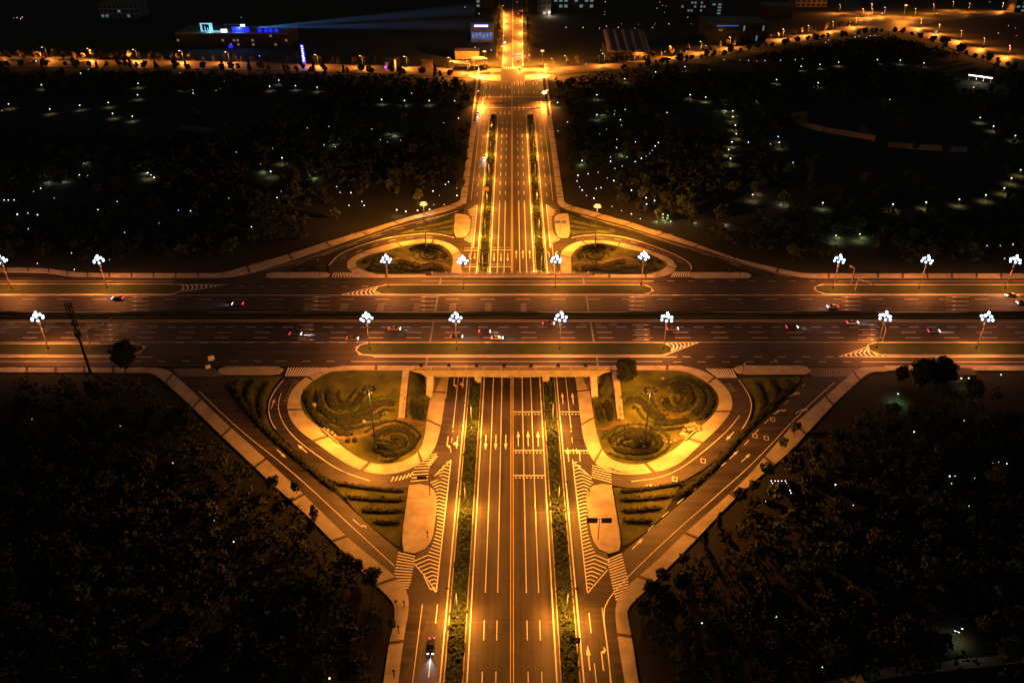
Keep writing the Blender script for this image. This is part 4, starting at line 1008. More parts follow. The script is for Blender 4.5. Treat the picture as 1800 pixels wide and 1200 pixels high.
for i, (px, py) in enumerate(((1519, 16), (1534, 7), (1535, 16), (1557, 13), (1611, 15), (1643, 8), (1677, 3), (1478, 8), (1706, 6), (1765, 5))): far_lamp(px, py, 9.5, 24000 if i in (0, 3, 4, 7) else 0, 0, 'small lamp clustered behind the distant right junction', 'lamps behind the distant right junction')
for i, (px, py) in enumerate(((883, 62), (880, 81), (882, 10), (882, 19), (882, 29), (921, 76), (920, 100), (921, 40), (920, 20), (919, 58))): far_lamp(px, py, 9.5, 30000, math.pi / 2 if px < 900 else -math.pi / 2, 'kerbside lamp %s the far avenue among lit trees' % ('left of' if px < 900 else 'right of'), 'kerbside lamps of the far avenue ' + ('left' if px < 900 else 'right'))
# small garden lamps of the park
gl = {}
def garden_lamp(px, py, kind, pool, lb, grp):
    hh = 3.4 if pool else 1.0; x, y = G(px, py, hh); z = h(x, y) - .28; d = math.hypot(y, CAM_H); key = (kind, bool(pool), d > 420)
    if key not in gl:
        e = empty('garden_lamp', (x, y, z), lb, 'garden lamp', grp)
        b = MB(); b.tube([(0, 0, 0), (0, 0, hh)], [.07, .05], 5); b.build('post', M['dark_metal'], e)
        b = MB(); b.ball((0, 0, hh + .2), .27 if d < 420 else .38, 8, 5); b.build('lamp_head', M[kind], e, True)
        if pool: b = MB(); b.tube([(0, 0, hh + .5), (0, 0, hh + .62)], [.5, .1], 8); b.build('cap', M['dark_metal'], e)
        gl[key] = e; o = e
    else:
        o = copy_tree(gl[key]); o.location = (x, y, z); o['label'] = lb; o['group'] = grp
        for c in list(o.children):
            if c.type == 'LIGHT': bpy.data.objects.remove(c)
    o.scale = (1, 1, 1) if pool else (rl.choice((.35, .45, .6, .8)),) * 3
    if pool:
        c = {'parkbulb': (.98, .92, .5), 'parkbulb_w': (1, .70, .28), 'parkbulb_g': (.55, 1, .5)}.get(kind, (.9, 1, .8))
        light('SPOT', 'garden_light', pool * 2.2, c, o, (random.uniform(-.3, .3), -.6, hh - .3), .3, 150, .9)
def Zs(ox, oy, s, t): return [(ox + t[i] / s, oy + t[i + 1] / s) for i in range(0, len(t), 2)]
DL = Zs(0, 0, 3, [290, 418, 378, 405, 465, 362, 425, 385, 945, 405, 1016, 470, 1018, 490, 1138, 474, 1160, 461, 1182, 425, 1182, 447, 8, 578, 1245, 797, 1437, 777, 1372, 858, 1415, 968, 1733, 662, 1620, 670, 1708, 758, 1768, 770, 1743, 917, 1630, 917, 1775, 978, 1793, 1008, 1770, 1093, 1745, 1110, 1483, 1003, 1205, 1037, 1367, 1083, 1005, 1110, 843, 1077, 800, 1057, 768, 1147, 837, 1168, 617, 1058, 515, 1100, 283, 1037, 213, 988, 175, 1003, 20, 1050, 42, 1050, 72, 1050, 90, 1127, 83, 1143, 145, 1117, 197, 1130, 58, 1163, 445, 887, 535, 875, 417, 918, 460, 920, 795, 918, 812, 933, 1505, 1180, 1325, 1193, 1460, 1037])
DL += Zs(600, 0, 3, [597, 530, 540, 642, 618, 622, 40, 685, 160, 675, 205, 733, 243, 742, 312, 735, 50, 1013, 108, 1058, 40, 1078, 120, 1078, 483, 1005, 517, 1023, 548, 968, 565, 955, 608, 985, 610, 1028, 487, 1072, 543, 1073, 370, 488]) + Zs(0, 400, 3, [148, 2, 195, 90, 375, 128, 195, 183, 575, 160, 655, 20, 390, 215])
PLp = Zs(0, 0, 3, [218, 447, 728, 440, 725, 500, 972, 452, 1422, 455, 1470, 423, 1558, 452, 1672, 460, 420, 555, 570, 540, 697, 613, 1427, 903]) + Zs(600, 0, 3, [213, 525, 333, 530, 463, 530, 260, 680])
PLw = Zs(0, 0, 3, [262, 575, 593, 598, 45, 548, 1487, 832, 778, 910]); WLd = Zs(600, 0, 3, [292, 1105, 340, 1113, 402, 1108, 465, 1103])
DR = Zs(600, 0, 3, [1193, 640, 1142, 685, 1443, 580, 1440, 597, 1497, 575, 1472, 630, 1478, 655, 1363, 700, 1398, 675, 1718, 592, 1530, 683, 1453, 730, 1452, 775, 1552, 745, 1672, 750, 1655, 768, 1640, 787, 1627, 803, 1608, 818, 1582, 833, 1550, 848, 1482, 870, 1443, 882, 1420, 822, 1420, 848, 1482, 820, 1507, 823, 1270, 845, 1302, 912, 1355, 902, 1403, 932, 1248, 922, 1243, 950, 1257, 980, 1270, 1000, 1293, 1025, 1332, 1043, 1437, 950, 1475, 970, 1530, 1000, 1345, 990, 1370, 985, 1608, 1040, 1652, 1055, 1428, 1082, 1478, 1103, 1530, 1125, 1577, 1147, 1610, 1073, 1697, 1125, 1697, 1140, 1708, 1167, 1737, 1165])
DR += Zs(1200, 0, 3, [140, 367, 218, 312, 303, 313, 348, 316, 390, 318, 435, 318, 517, 316, 595, 312, 632, 310, 897, 318, 917, 280, 1093, 522, 1668, 517, 417, 568, 347, 748, 465, 755, 755, 222, 770, 210, 910, 195, 930, 190, 970, 197, 990, 187, 1015, 185, 583, 853]) + Zs(1200, 400, 3, [1535, 88, 1607, 90, 1678, 88, 1743, 85, 1527, 123, 1700, 157])
PR = Zs(600, 0, 3, [1140, 540, 1348, 500, 1495, 415, 1658, 380, 1348, 605, 1722, 1135]) + Zs(1200, 0, 3, [12, 352, 625, 350, 725, 340, 1027, 315, 1148, 318, 1273, 332, 495, 420, 715, 437, 40, 500, 740, 1068, 540, 1045, 1110, 1075, 1570, 620, 1640, 665, 1755, 715]) + Zs(1200, 400, 3, [810, 40, 935, 33])
PRw = Zs(1200, 0, 3, [265, 615, 283, 705, 243, 788, 823, 328, 122, 512, 265, 585, 278, 660, 260, 748, 253, 835, 1285, 1065, 1460, 1050, 1600, 1027, 1697, 990, 1735, 938, 1783, 895, 370, 1025, 510, 750])
DB = [(55, 733), (303, 810), (376, 911), (410, 949), (579, 1190), (211, 746)]
DBR = Zs(900, 800, 3, [1600, 160, 1707, 150, 1355, 607, 1393, 845, 1388, 832, 1003, 875, 1340, 230, 1640, 1105]) + Zs(1200, 400, 3, [1488, 1007, 1222, 1072, 1290, 1107, 1297, 1114]) + [(1501, 884), (1705, 885), (1670, 835), (1680, 833), (1674, 846), (1715, 836), (1746, 810), (1757, 808), (1771, 812), (1757, 827), (1760, 657)]
def sow(lst, kind, pool, lb, grp):
    for px, py in lst: garden_lamp(px, py, kind, pool, lb, grp)
sow(DL, 'parkbulb', 0, 'small white garden lamp glowing among dark trees of the upper left park', 'white garden lamps of the upper left park')
sow(DR, 'parkbulb', 0, 'small white garden lamp glowing among dark trees of the upper right park', 'white garden lamps of the upper right park')
sow(DB, 'parkbulb_w', 0, 'small yellowish garden lamp in the dark park below the crossing road, left', 'garden lamps of the lower left park')
sow(DBR, 'parkbulb_g', 0, 'small greenish garden lamp in the dark park below the crossing road, right', 'garden lamps of the lower right park')
sow(WLd, 'parkbulb_w', 350, 'warm bollard lamp in the row above the far left slip road', 'warm bollard lamps above the far left slip road')
sow(PLp, 'parkbulb', 420, 'white garden lamp casting a dim pool on the upper left park lawn', 'pool casting garden lamps of the upper left park')
sow(PLw, 'parkbulb_w', 520, 'warm garden lamp casting a tan pool in the upper left park', 'warm garden lamps of the upper left park')
sow(PR, 'parkbulb', 460, 'white garden lamp casting a dim pool on the upper right park lawn', 'pool casting garden lamps of the upper right park')
sow(PRw, 'parkbulb_w', 620, 'warm garden lamp casting an amber pool in the upper right park', 'warm garden lamps of the upper right park')
sow([(1579, 691)], 'parkbulb_g', 420, 'greenish lamp lighting the tree group right of the slip road', 'green garden lamps'); sow([(1692, 1103), (1680, 1107), (1686, 1109)], 'parkbulb', 90, 'garden lamp in the small cluster near the lower right corner', 'cluster of garden lamps near the lower right corner')
sow([(316, 127)], 'parkbulb_b', 0, 'blue lamp below the distant left street', 'blue garden lamp'); sow([(313, 367)], 'parkbulb_p', 0, 'violet lamp in the upper left park', 'violet garden lamp'); sow([(1368, 240)], 'parkbulb_b', 200, 'blue lamp beside the hooked wall of the right park', 'blue pond lamp')
x, y = G(1370, 868); e = empty('light_pavilion', (x, y, h(x, y) - .28), 'small dark pavilion with a grid of bulbs on its roof by the right slip road', 'pavilion')
b = MB(); b.box(0, 0, 2.9, 5.6, 6.6, .25)
b.build('roof', M['dark_metal'], e)
for q in ((-2.4, -2.9), (2.4, -2.9), (-2.4, 2.9), (2.4, 2.9)): b = MB(); b.box(*q, 1.4, .18, .18, 2.8); b.build('post', M['dark_metal'], e)
for i in range(5):
    for j in range(6): b = MB(); b.ball((-2.2 + i * 1.1 + random.uniform(-.15, .15), -2.6 + j * 1.05, 3.12), .15, 6, 4); b.build('bulb', M['parkbulb'], e)

# ------------------------------------------------------------------ trees
tm = {}
def tree_mesh(key, H, cw, ch, leafn, leaf, mleaf, shape='round', trunk_h=None):
    t = MB(); th = trunk_h or H * .45
    t.tube([(0, 0, -.3), (.05 * H * .1, 0, th * .5), (0, .03, th), (0, 0, H * .8)], [.022 * H, .017 * H, .012 * H, .004 * H], 7)
    tips = []
    for i in range(6):
        a = i * 1.05 + random.random() * .5; z0 = th * random.uniform(.75, 1.15); L = cw * random.uniform(.5, .85); z1 = z0 + ch * random.uniform(.2, .5)
        t.tube([(0, 0, z0), (math.cos(a) * L * .5, math.sin(a) * L * .5, z0 + (z1 - z0) * .4), (math.cos(a) * L, math.sin(a) * L, z1)], [.009 * H, .006 * H, .003 * H], 5); tips.append((math.cos(a) * L, math.sin(a) * L, z1))
    c = MB(); zc = H - ch / 2; clumps = []
    if shape == 'dense':
        for i in range(40):
            d = Vector((random.gauss(0, 1), random.gauss(0, 1), random.gauss(0, 1))).normalized() * random.uniform(.45, .8); clumps.append((d.x * cw, d.y * cw, zc + d.z * ch * .5, cw * random.uniform(.22, .36)))
    for i in range(0 if shape == 'dense' else 16 if shape == 'round' else 14):
        if shape == 'round':
            a = random.uniform(0, 6.283); r = cw * random.uniform(.15, .8); z = zc + random.uniform(-.5, .5) * ch * .75; k = 1 - (abs(z - zc) / (ch * .62)) ** 2
            clumps.append((math.cos(a) * r * max(.25, k), math.sin(a) * r * max(.25, k), z, cw * random.uniform(.25, .45)))
        else:
            u = i / 13; z = H - ch * u; r = cw * (.15 + .85 * u ** .8); a = i * 2.4
            clumps.append((math.cos(a) * r * .45, math.sin(a) * r * .45, z, r * random.uniform(.5, .75) + .15))
    for i in range(leafn):
        x, y, z, r = clumps[random.randrange(len(clumps))]
        d = Vector((random.gauss(0, 1), random.gauss(0, 1), random.gauss(0, .8))).normalized() * r * random.uniform(.45, 1.1); p = Vector((x, y, z)) + d
        u = Vector((random.gauss(0, 1), random.gauss(0, 1), random.gauss(0, .6))).normalized(); w = u.cross(Vector((random.gauss(0, 1), random.gauss(0, 1), random.gauss(0, 1)))).normalized()
        s1 = leaf * random.uniform(.6, 1.3); c.poly([p - u * s1 - w * s1 * .4, p - w * s1 * .7, p + u * s1, p + w * s1 * .7])
    tm[key] = (t.mesh('trunk', M['bark'], True), c.mesh('crown', M[mleaf]))
tree_mesh('a', 8, 3.0, 5.0, 620, .55, 'leaf'); tree_mesh('b', 10, 3.8, 6.5, 760, .6, 'leaf2'); tree_mesh('c', 7, 2.4, 4.6, 520, .5, 'leaf'); tree_mesh('d', 9, 1.9, 7.2, 520, .5, 'leaf2', 'cone'); tree_mesh('e', 6, 1.6, 4.6, 420, .42, 'leaf3', 'cone'); tree_mesh('f', 7.5, 2.7, 5.2, 620, .45, 'leaf3')
tree_mesh('big', 12, 4.4, 9.8, 4200, .40, 'hedge', 'dense'); tree_mesh('ball', 9.5, 3.9, 8.2, 4200, .36, 'hedge', 'dense')
def tree(key, x, y, sc, lb, grp, name='tree', z=None):
    e = empty(name, (x, y, (h(x, y) - .3) if z is None else z), lb, 'tree', grp, random.uniform(0, 6.28), sc)
    for me in tm[key]:
        o = bpy.data.objects.new(me.name, me); COL.objects.link(o); o.parent = e
    return e
rnd = random.Random(11)
def wood(n, poly, keys, smin, smax, lb, grp, mind=5.0, avoid=None):
    k = 0; tries = 0; xs = [p[0] for p in poly]; ys = [p[1] for p in poly]; got = []
    while k < n and tries < n * 60:
        tries += 1; px, py = rnd.uniform(min(xs), max(xs)), rnd.uniform(min(ys), max(ys))
        if not inside((px, py), poly): continue
        x, y = G(px, py)
        if any((x - a) ** 2 + (y - b) ** 2 < mind ** 2 for a, b in got): continue
        got.append((x, y)); k += 1; tree(keys[rnd.randrange(len(keys))], x, y, rnd.uniform(smin, smax), lb, grp)
wood(95, [(0, 145), (830, 150), (815, 350), (600, 405), (400, 465), (110, 465), (0, 462)], 'abcd', .8, 1.3, 'tree in the dark wood of the upper left park', 'trees of the upper left park', 7)
wood(95, [(975, 150), (1130, 130), (1800, 150), (1800, 462), (1400, 470), (1240, 420), (1010, 350)], 'abcd', .8, 1.3, 'tree in the dark wood of the upper right park', 'trees of the upper right park', 7)
wood(48, [(0, 720), (260, 690), (330, 735), (470, 870), (640, 1035), (660, 1110), (640, 1200), (0, 1200)], 'abcf', .7, 1.15, 'tree in the dark park below the left slip road', 'trees of the lower left park', 5.5)
wood(55, [(1800, 700), (1560, 690), (1420, 800), (1330, 880), (1150, 1060), (1150, 1200), (1800, 1200)], 'abcf', .7, 1.15, 'tree in the dark park below the right slip road', 'trees of the lower right park', 5.5)
for px, py, k, s in ((553, 912, 'e', .9), (522, 868, 'c', .7), (655, 1032, 'a', .95), (628, 1012, 'b', .6), (600, 985, 'c', .6), (480, 862, 'a', .75), (690, 1105, 'c', .5)): x, y = G(px, py); tree(k, x, y, s, 'roadside tree leaning over the footway of the left slip road', 'trees beside the left slip road footway', 'roadside_tree')
for px, py, k, s in ((1395, 765, 'c', .8), (1375, 790, 'c', .7), (1348, 840, 'a', .8), (1322, 868, 'c', .8), (1300, 885, 'b', .6), (1262, 925, 'd', .6), (1238, 958, 'd', .6), (1200, 995, 'c', .7), (1166, 1025, 'a', .7), (1143, 1052, 'b', .7), (1130, 1085, 'a', .8)): x, y = G(px, py); tree(k, x, y, s, 'dark roadside tree edging the footway of the right slip road', 'trees beside the right slip road footway', 'roadside_tree')
x, y = G(1098, 672); tree('ball', x, y, 1.12, 'dense round tree covering the right end of the bridge', None, 'round_tree')
x, y = C(222, 655, 7.2); tree('big', x, y, 1.15, 'broad dark tree over the left footway, right of the radio mast', None, 'broad_tree')
for px, py, s, lb in ((1580, 672, .62, 'small dark tree at the left of the group beside the right slip road'), (1612, 684, 1.15, 'largest dark tree in the middle of the group beside the right slip road'), (1652, 682, 1.1, 'broad dark tree at the right of the group beside the right slip road')): x, y = G(px, py); tree('big', x, y, s, lb, None, 'broad_tree')
# the closed woodland behind the single trees: one mass per quarter of the park
lampxy = [(o.location.x, o.location.y, any(c.type == 'LIGHT' for c in o.children)) for o in scene.objects if o.name.startswith('garden_lamp')]
cell = {}
for a in lampxy: cell.setdefault((int(a[0] // 20), int(a[1] // 20)), []).append(a)
def clear(x, y):
    for i in (-1, 0, 1):
        for j in (-1, 0, 1, 2):
            for lx, ly, pl in cell.get((int(x // 20) + i, int(y // 20) + j), ()):
                if abs(lx - x) < (8 if pl else 3.6) and -(9 if pl else 3) < ly - y < ((27 if pl else 22) if ly > 240 else 9): return False
    return True
def woodland(polys, sp, leafn, leaf, label, glades=()):
    wb = MB(); wr = random.Random(3)
    for poly in polys:
        W = GL(poly); xs = [p[0] for p in W]; ys = [p[1] for p in W]; y = min(ys)
        while y < max(ys):
            x = min(xs)
            while x < max(xs):
                px_, py_ = x + wr.uniform(-.5, .5) * sp, y + wr.uniform(-.5, .5) * sp; x += sp
                if math.sin(px_ * .031 + 1.3 * math.sin(py_ * .023)) + math.sin(py_ * .037 + 2.1) + wr.uniform(-.5, .5) < -1.0: continue
                if not inside((px_, py_), W) or any(inside((px_, py_), q) for q in glades) or not clear(px_, py_): continue
                H = wr.uniform(4.5, 9.5); R_ = sp * wr.uniform(.38, .62); z0 = h(px_, py_) - .3
                for k in range(leafn):
                    d = Vector((wr.gauss(0, 1), wr.gauss(0, 1), wr.gauss(0, 1))).normalized() * wr.uniform(.55, 1.05)
                    p = Vector((px_ + d.x * R_, py_ + d.y * R_, z0 + H * .60 + d.z * H * .40)); u = Vector((wr.gauss(0, 1), wr.gauss(0, 1), wr.gauss(0, .7))).normalized(); w = u.cross(d + Vector((.1, .2, .15))).normalized()
                    s1 = leaf * wr.uniform(.6, 1.3); wb.poly([p - u * s1 - w * s1 * .4, p - w * s1 * .7, p + u * s1, p + w * s1 * .7])
            y += sp
    o = wb.build('woodland', M['leaf2']); tag(o, label, 'woodland', None, 'stuff')
GLD = [GL([(1675, 128), (1770, 132), (1775, 170), (1680, 165)]), GL([(1338, 838), (1402, 832), (1412, 912), (1345, 915)]), GL([(1380, 215), (1420, 175), (1600, 170), (1760, 215), (1790, 290), (1700, 345), (1450, 350), (1340, 300)]), GL([(0, 165), (250, 160), (520, 170), (520, 215), (330, 245), (0, 235)])]
woodland([[(-60, 133), (400, 134), (700, 142), (825, 150), (815, 345), (700, 352), (600, 395), (500, 428), (400, 458), (110, 462), (-60, 458)]], 7.0, 22, 1.25, 'dark closed woodland of the upper left park', GLD)
woodland([[(978, 150), (1100, 132), (1290, 112), (1420, 88), (1560, 70), (1640, 90), (1700, 112), (1860, 150), (1860, 462), (1420, 466), (1300, 440), (1200, 398), (1120, 372), (1010, 342)]], 7.0, 22, 1.25, 'dark closed woodland of the upper right park', GLD)
woodland([[(-40, 690), (200, 685), (262, 690), (330, 745), (470, 872), (630, 1030), (665, 1100), (640, 1230), (-40, 1230)]], 4.6, 46, .62, 'dark shrubby woodland below the left slip road')
woodland([[(1860, 700), (1700, 690), (1560, 700), (1450, 780), (1330, 888), (1165, 1060), (1145, 1110), (1160, 1230), (1860, 1230)]], 4.6, 46, .62, 'dark shrubby woodland below the right slip road', GLD)
# trees of the park lit from their feet
for i, (px, py, k, c) in enumerate(((92, 318, 'a', 0), (108, 322, 'c', 0), (145, 288, 'b', 0), (22, 322, 'c', 0), (262, 305, 'c', 0), (470, 302, 'd', 1), (545, 312, 'b', 1), (588, 256, 'c', 1), (687, 238, 'd', 1), (735, 357, 'f', 2), (1280, 196, 'd', 1), (1328, 178, 'd', 1), (1174, 388, 'd', 1), (1160, 386, 'c', 1), (1028, 288, 'a', 1), (1098, 272, 'c', 1), (1066, 202, 'c', 1), (1325, 342, 'c', 2), (1376, 362, 'a', 2), (1470, 420, 'a', 1), (1508, 416, 'c', 1), (1268, 395, 'b', 2), (1215, 388, 'a', 2))):
    x, y = G(px, py); e = tree(k, x, y, 1.15, 'park tree %s, lit from its foot' % ('with pale grey glow in the upper left park', 'with greenish glow', 'with faint tan glow')[c] + (' left of the avenue' if px < 900 and c else (' right of the avenue' if c else '')), 'uplit park trees ' + str(c) + ('left' if px < 900 else 'right'), 'uplit_tree')
    light('POINT', 'foot_light', (260, 420, 320)[c] * (2 if i in (10, 12) else 1), ((.9, .85, .75), (.8, 1, .35), (1, .75, .45))[c], e, (random.uniform(-1.5, 1.5), -2.2, .8), .25)
# lit street trees along the far streets
L_up = smooth(GL([(-80, 103), (200, 104), (400, 107), (560, 110), (700, 114), (800, 118)])); L_lo = smooth(GL([(-80, 119), (200, 121), (400, 125), (560, 128), (700, 133), (800, 138)]))
for pl, n, lb in ((L_up, 78, 'amber lit tree on the far side of the distant left street'), (L_lo, 66, 'dark tree on the park side of the distant left street')):
    for i, p in enumerate(resample(pl, n)[1:-1]): tree('ef'[i % 2] if pl is L_up else 'acdf'[i % 4], p[0] + rnd.uniform(-6, 6), p[1] + rnd.uniform(-3, 3), rnd.uniform(.8, 1.25), lb, lb.replace('tree', 'trees'), 'street_tree')
R_up = smooth(GL([(985, 114), (1060, 111), (1120, 105), (1200, 94), (1270, 84), (1340, 71), (1420, 59), (1500, 45)])); R_lo = smooth(GL([(1085, 127), (1120, 124), (1200, 112), (1270, 100), (1340, 88), (1420, 75), (1500, 65), (1570, 58), (1640, 77), (1690, 95), (1730, 110), (1800, 133)]))
for pl, n, lb in ((R_up, 50, 'amber lit tree on the far side of the distant right street'), (R_lo, 60, 'dark tree on the park side of the distant right street')):
    for i, p in enumerate(resample(pl, n)[1:-1]): tree('ef'[i % 2] if pl is R_up else 'acbf'[i % 4], p[0] + rnd.uniform(-5, 5), p[1] + rnd.uniform(-3, 3), rnd.uniform(.75, 1.2), lb, lb.replace('tree', 'trees'), 'street_tree')
for x0, lb in ((876, 'yellow lit tree lining the left kerb of the far avenue'), (928, 'yellow lit tree lining the right kerb of the far avenue')):
    for i, py in enumerate((108, 96, 86, 76, 67, 58, 49, 41, 33, 25, 18, 11)):
        x, y = G(x0 + (py - 60) * (-.04 if x0 < 900 else .04), py); tree('ef'[i % 2], x, y, rnd.uniform(1.0, 1.35), lb, lb.replace('tree', 'trees'), 'street_tree')

# ------------------------------------------------------------------ cars
def make_car(color):
    e = empty('car', (0, 0, 0), '', 'car', None)
    sec = [(-2.3, .45, .62, .80), (-2.2, .38, .78, .86), (-1.5, .30, .92, .90), (-.2, .28, .90, .90), (1.0, .28, .88, .90), (1.9, .32, .74, .86), (2.25, .42, .62, .76)]
    b = MB(); nn = 8
    for y, z0, z1, w in sec:
        for p in ((-w * .92, z0), (-w, (z0 + z1) * .5), (-w * .97, z1 - .06), (-w * .86, z1), (w * .86, z1), (w * .97, z1 - .06), (w, (z0 + z1) * .5), (w * .92, z0)): b.v.append((p[0], y, p[1]))
    for i in range(len(sec) - 1):
        for j in range(nn): q = i * nn + j; r = i * nn + (j + 1) % nn; b.f.append((q, r, r + nn, q + nn)); b.m.append(0)
    b.f.append(tuple(range(nn))[::-1]); b.m.append(0); b.f.append(tuple((len(sec) - 1) * nn + j for j in range(nn))); b.m.append(0)
    b.build('body', M[color], e, True)
    b = MB(); lo = [(-.80, -1.75, .88), (.80, -1.75, .88), (.80, 1.15, .86), (-.80, 1.15, .86)]; hi = [(-.62, -1.15, 1.40), (.62, -1.15, 1.40), (.62, .30, 1.42), (-.62, .30, 1.42)]
    for i in range(4): j = (i + 1) % 4; b.poly([lo[i], lo[j], hi[j], hi[i]])
    b.build('window', M['glass'], e); b = MB(); b.poly([(x, y, z + .02) for x, y, z in hi]); b.poly([(x * 1.02, y, z - .03) for x, y, z in hi][::-1]); b.build('roof', M[color], e)
    for sx in (-1, 1):
        for yy in (-1.4, 1.4):
            b = MB(); b.tube([(sx * .72, yy, .32), (sx * .92, yy, .32)], .32, 14); w = b.build('wheel', M['tyre'], e); b = MB(); b.tube([(sx * .90, yy, .32), (sx * .935, yy, .32)], .19, 10); b.build('rim', M['rim'], w)
        b = MB(); b.box(sx * .58, 2.2, .64, .36, .22, .16); b.build('headlight', M['headlamp'], e)
        b = MB(); b.box(sx * .58, -2.28, .70, .40, .16, .16); b.build('taillight', M['red'], e)
    light('SPOT', 'headlight_beam', 1300, (.75, .85, 1.0), e, (0, 2.5, .75), .15, 62, .8, (R(80), 0, 0))
    return e
proto = {}
def car(px, py, rz, color, lb, grp=None, lvl='G', beam=None):
    if lvl == 'C': x, y = C(px, py); z = ZC
    else: x, y = G(px, py); z = h(x, y)
    if color not in proto: proto[color] = o = make_car(color)
    else: o = copy_tree(proto[color])
    o.location = (x, y, z + .06); o.rotation_euler = (0, 0, rz); o['label'] = lb
    if grp: o['group'] = grp
RT, LT = -math.pi / 2, math.pi / 2
car(758, 1138, math.pi, 'car_black', 'black car with bright headlights on the left service road near the bottom'); car(851, 277, math.pi, 'car_white', 'white car with glaring headlights left of the far median')
for px, py, c, lb in ((418, 536, 'car_red', 'red car alone in the unlit stretch of the far carriageway'), (207, 526, 'car_black', 'dark car on the far carriageway near the second far flower lamp from the left'), (1463, 541, 'car_white', 'white car on the far carriageway below the right verge nose'), (1777, 521, 'car_white', 'white car nearest the far verge at the right edge'), (1796, 534, 'car_silver', 'silver car in a middle far lane at the right edge')): car(px, py, LT, c, lb, 'cars on the crossing road', 'C')
for px, py, c, lb in ((520, 589, 'car_blue', 'blue car in the dark stretch of the near carriageway'), (694, 580, 'car_silver', 'silver car between first and second near lamps over the bridge'), (620, 597, 'car_grey', 'grey car beside the rounded left tip of the near verge'), (803, 594, 'car_black', 'dark car passing right at the foot of a flower lamp'), (852, 585, 'car_red', 'red car in a middle lane on the bridge'), (874, 596, 'car_white', 'white car in the lane closest to the bridge verge'), (964, 571, 'car_red', 'red car in the bus lane left of the middle flower lamp'), (1392, 577, 'car_red', 'red car in the dark stretch between the right verges'), (1498, 569, 'car_white', 'white car close to the central reserve at right'), (1641, 584, 'car_grey', 'grey car between the two right near flower lamps'), (1182, 580, 'car_silver', 'silver car passing behind the right bridge lamp')): car(px, py, RT, c, lb, 'cars on the crossing road', 'C')
for px, py, rz, c, lb in ((909, 5, 0, 'car_red', 'tail lights of the farthest car on the far avenue'), (914, 20, 0, 'car_grey', 'grey car in the far avenue queue, second from the top'), (911, 25, 0, 'car_white', 'white car in the far avenue queue beside the grey one'), (911, 39, 0, 'car_red', 'red car alone in the middle of the far avenue'), (912, 108, 0, 'car_black', 'dark car leaving the far junction up the avenue'), (888, 74, math.pi, 'car_white', 'white car coming down the far avenue'), (913, 122, 0, 'car_silver', 'silver car inside the far junction'), (60, 109, RT, 'car_white', 'white car on the distant left street'), (690, 124, RT, 'car_red', 'red car on the distant left street by the small house'), (545, 124, RT, 'car_white', 'white car below the blue vertical sign'), (1548, 25, RT, 'car_red', 'red car at the distant right junction'), (840, 201, math.pi, 'car_grey', 'grey car on the left service lane before the far junction'), (1648, 56, 2.2, 'car_silver', 'silver car beside the diagonal street')): car(px, py, rz, c, lb, 'cars on the far streets')

# ------------------------------------------------------------------ masts, signs and signals
x, y = C(160, 657, 7.2); hh = zat(x, y, 534) - 7.2; e = empty('radio_mast', (x, y, 7.2), 'tall black radio mast with antenna clusters above the left footway', 'mast')
b = MB(); b.tube([(0, 0, 0), (0, 0, hh)], [.5, .28], 10); b.build('pole', M['dark_metal'], e, True)
for zz, n in ((hh * .97, 6), (hh * .86, 6), (hh * .72, 5), (hh * .58, 4)):
    for i in range(n): t = 2 * math.pi * i / n; b = MB(); b.box(1.0 * math.cos(t), 1.0 * math.sin(t), zz, .3, .45, 2.2, t); b.box(.6 * math.cos(t), .6 * math.sin(t), zz, .9, .1, .1, t); b.build('antenna', M['dark_metal'], e)
b = MB(); b.tube([(0, 0, hh), (0, 0, hh + 3)], .06, 5); b.build('rod', M['dark_metal'], e)
x, y = G(156, 676); b = MB(); b.box(0, 0, 1.2, 2.6, 2.0, 2.4); o = b.build('equipment_cabinet', M['wall_grey']); o.location = (x, y, h(x, y) - .3); tag(o, 'pale equipment cabinet at the foot of the radio mast', 'cabinet')
def sign(px, py, top, panels, lb, name='road_sign', lvl='G', arm=True, rz=0):
    """panels: (offset x, width, height, z below top, front material)"""
    if lvl == 'C': x, y = C(px, py); z = ZC
    else: x, y = G(px, py); z = h(x, y) + .1
    hh = zat(x, y, top) - z; e = empty(name, (x, y, z), lb, 'sign', None, rz)
    b = MB(); b.tube([(0, 0, 0), (0, 0, hh)], [.14, .09], 8); b.build('pole', M['dark_metal'], e)
    if arm:
        b = MB(); xs = [p[0] for p in panels]; b.tube([(min(xs + [0]) - .3, 0, hh - .3), (max(xs + [0]) + .3, 0, hh - .3)], .07, 6); b.build('arm', M['dark_metal'], e)
    for ox, w, hp, dz, m in panels:
        b = MB(); b.box(ox, -.12, hh - dz, w, .08, hp); p = b.build('panel', M['sign_back'], e)
        f = MB(); f.box(ox, -.175, hh - dz, w * .94, .02, hp * .9); f.build('panel_face', M[m], p)
    return e
sign(1051, 948, 911, [(-2.0, 2.9, 1.9, .6, 'sign_back'), (2.0, 2.9, 1.9, .6, 'sign_back')], 'pole with two dark rectangular panels on the right paved refuge')
sign(756, 871, 837, [(-2.1, 2.9, 1.3, .5, 'sign_back'), (2.3, 2.9, 1.4, .5, 'sign_tan')], 'pole with one dark and one tan panel on the left paved refuge')
sign(984, 414, 388, [(-1.6, 2.6, 1.8, .6, 'sign_blue'), (1.9, 2.6, 1.8, .6, 'sign_blue')], 'pole with two violet blue panels on the far right refuge'); s_ = sign(1015, 1165, 1120, [(-.9, 2.4, 2.0, .9, 'sign_back')], 'dark square sign panel with a small white arrow on the right median', arm=False)
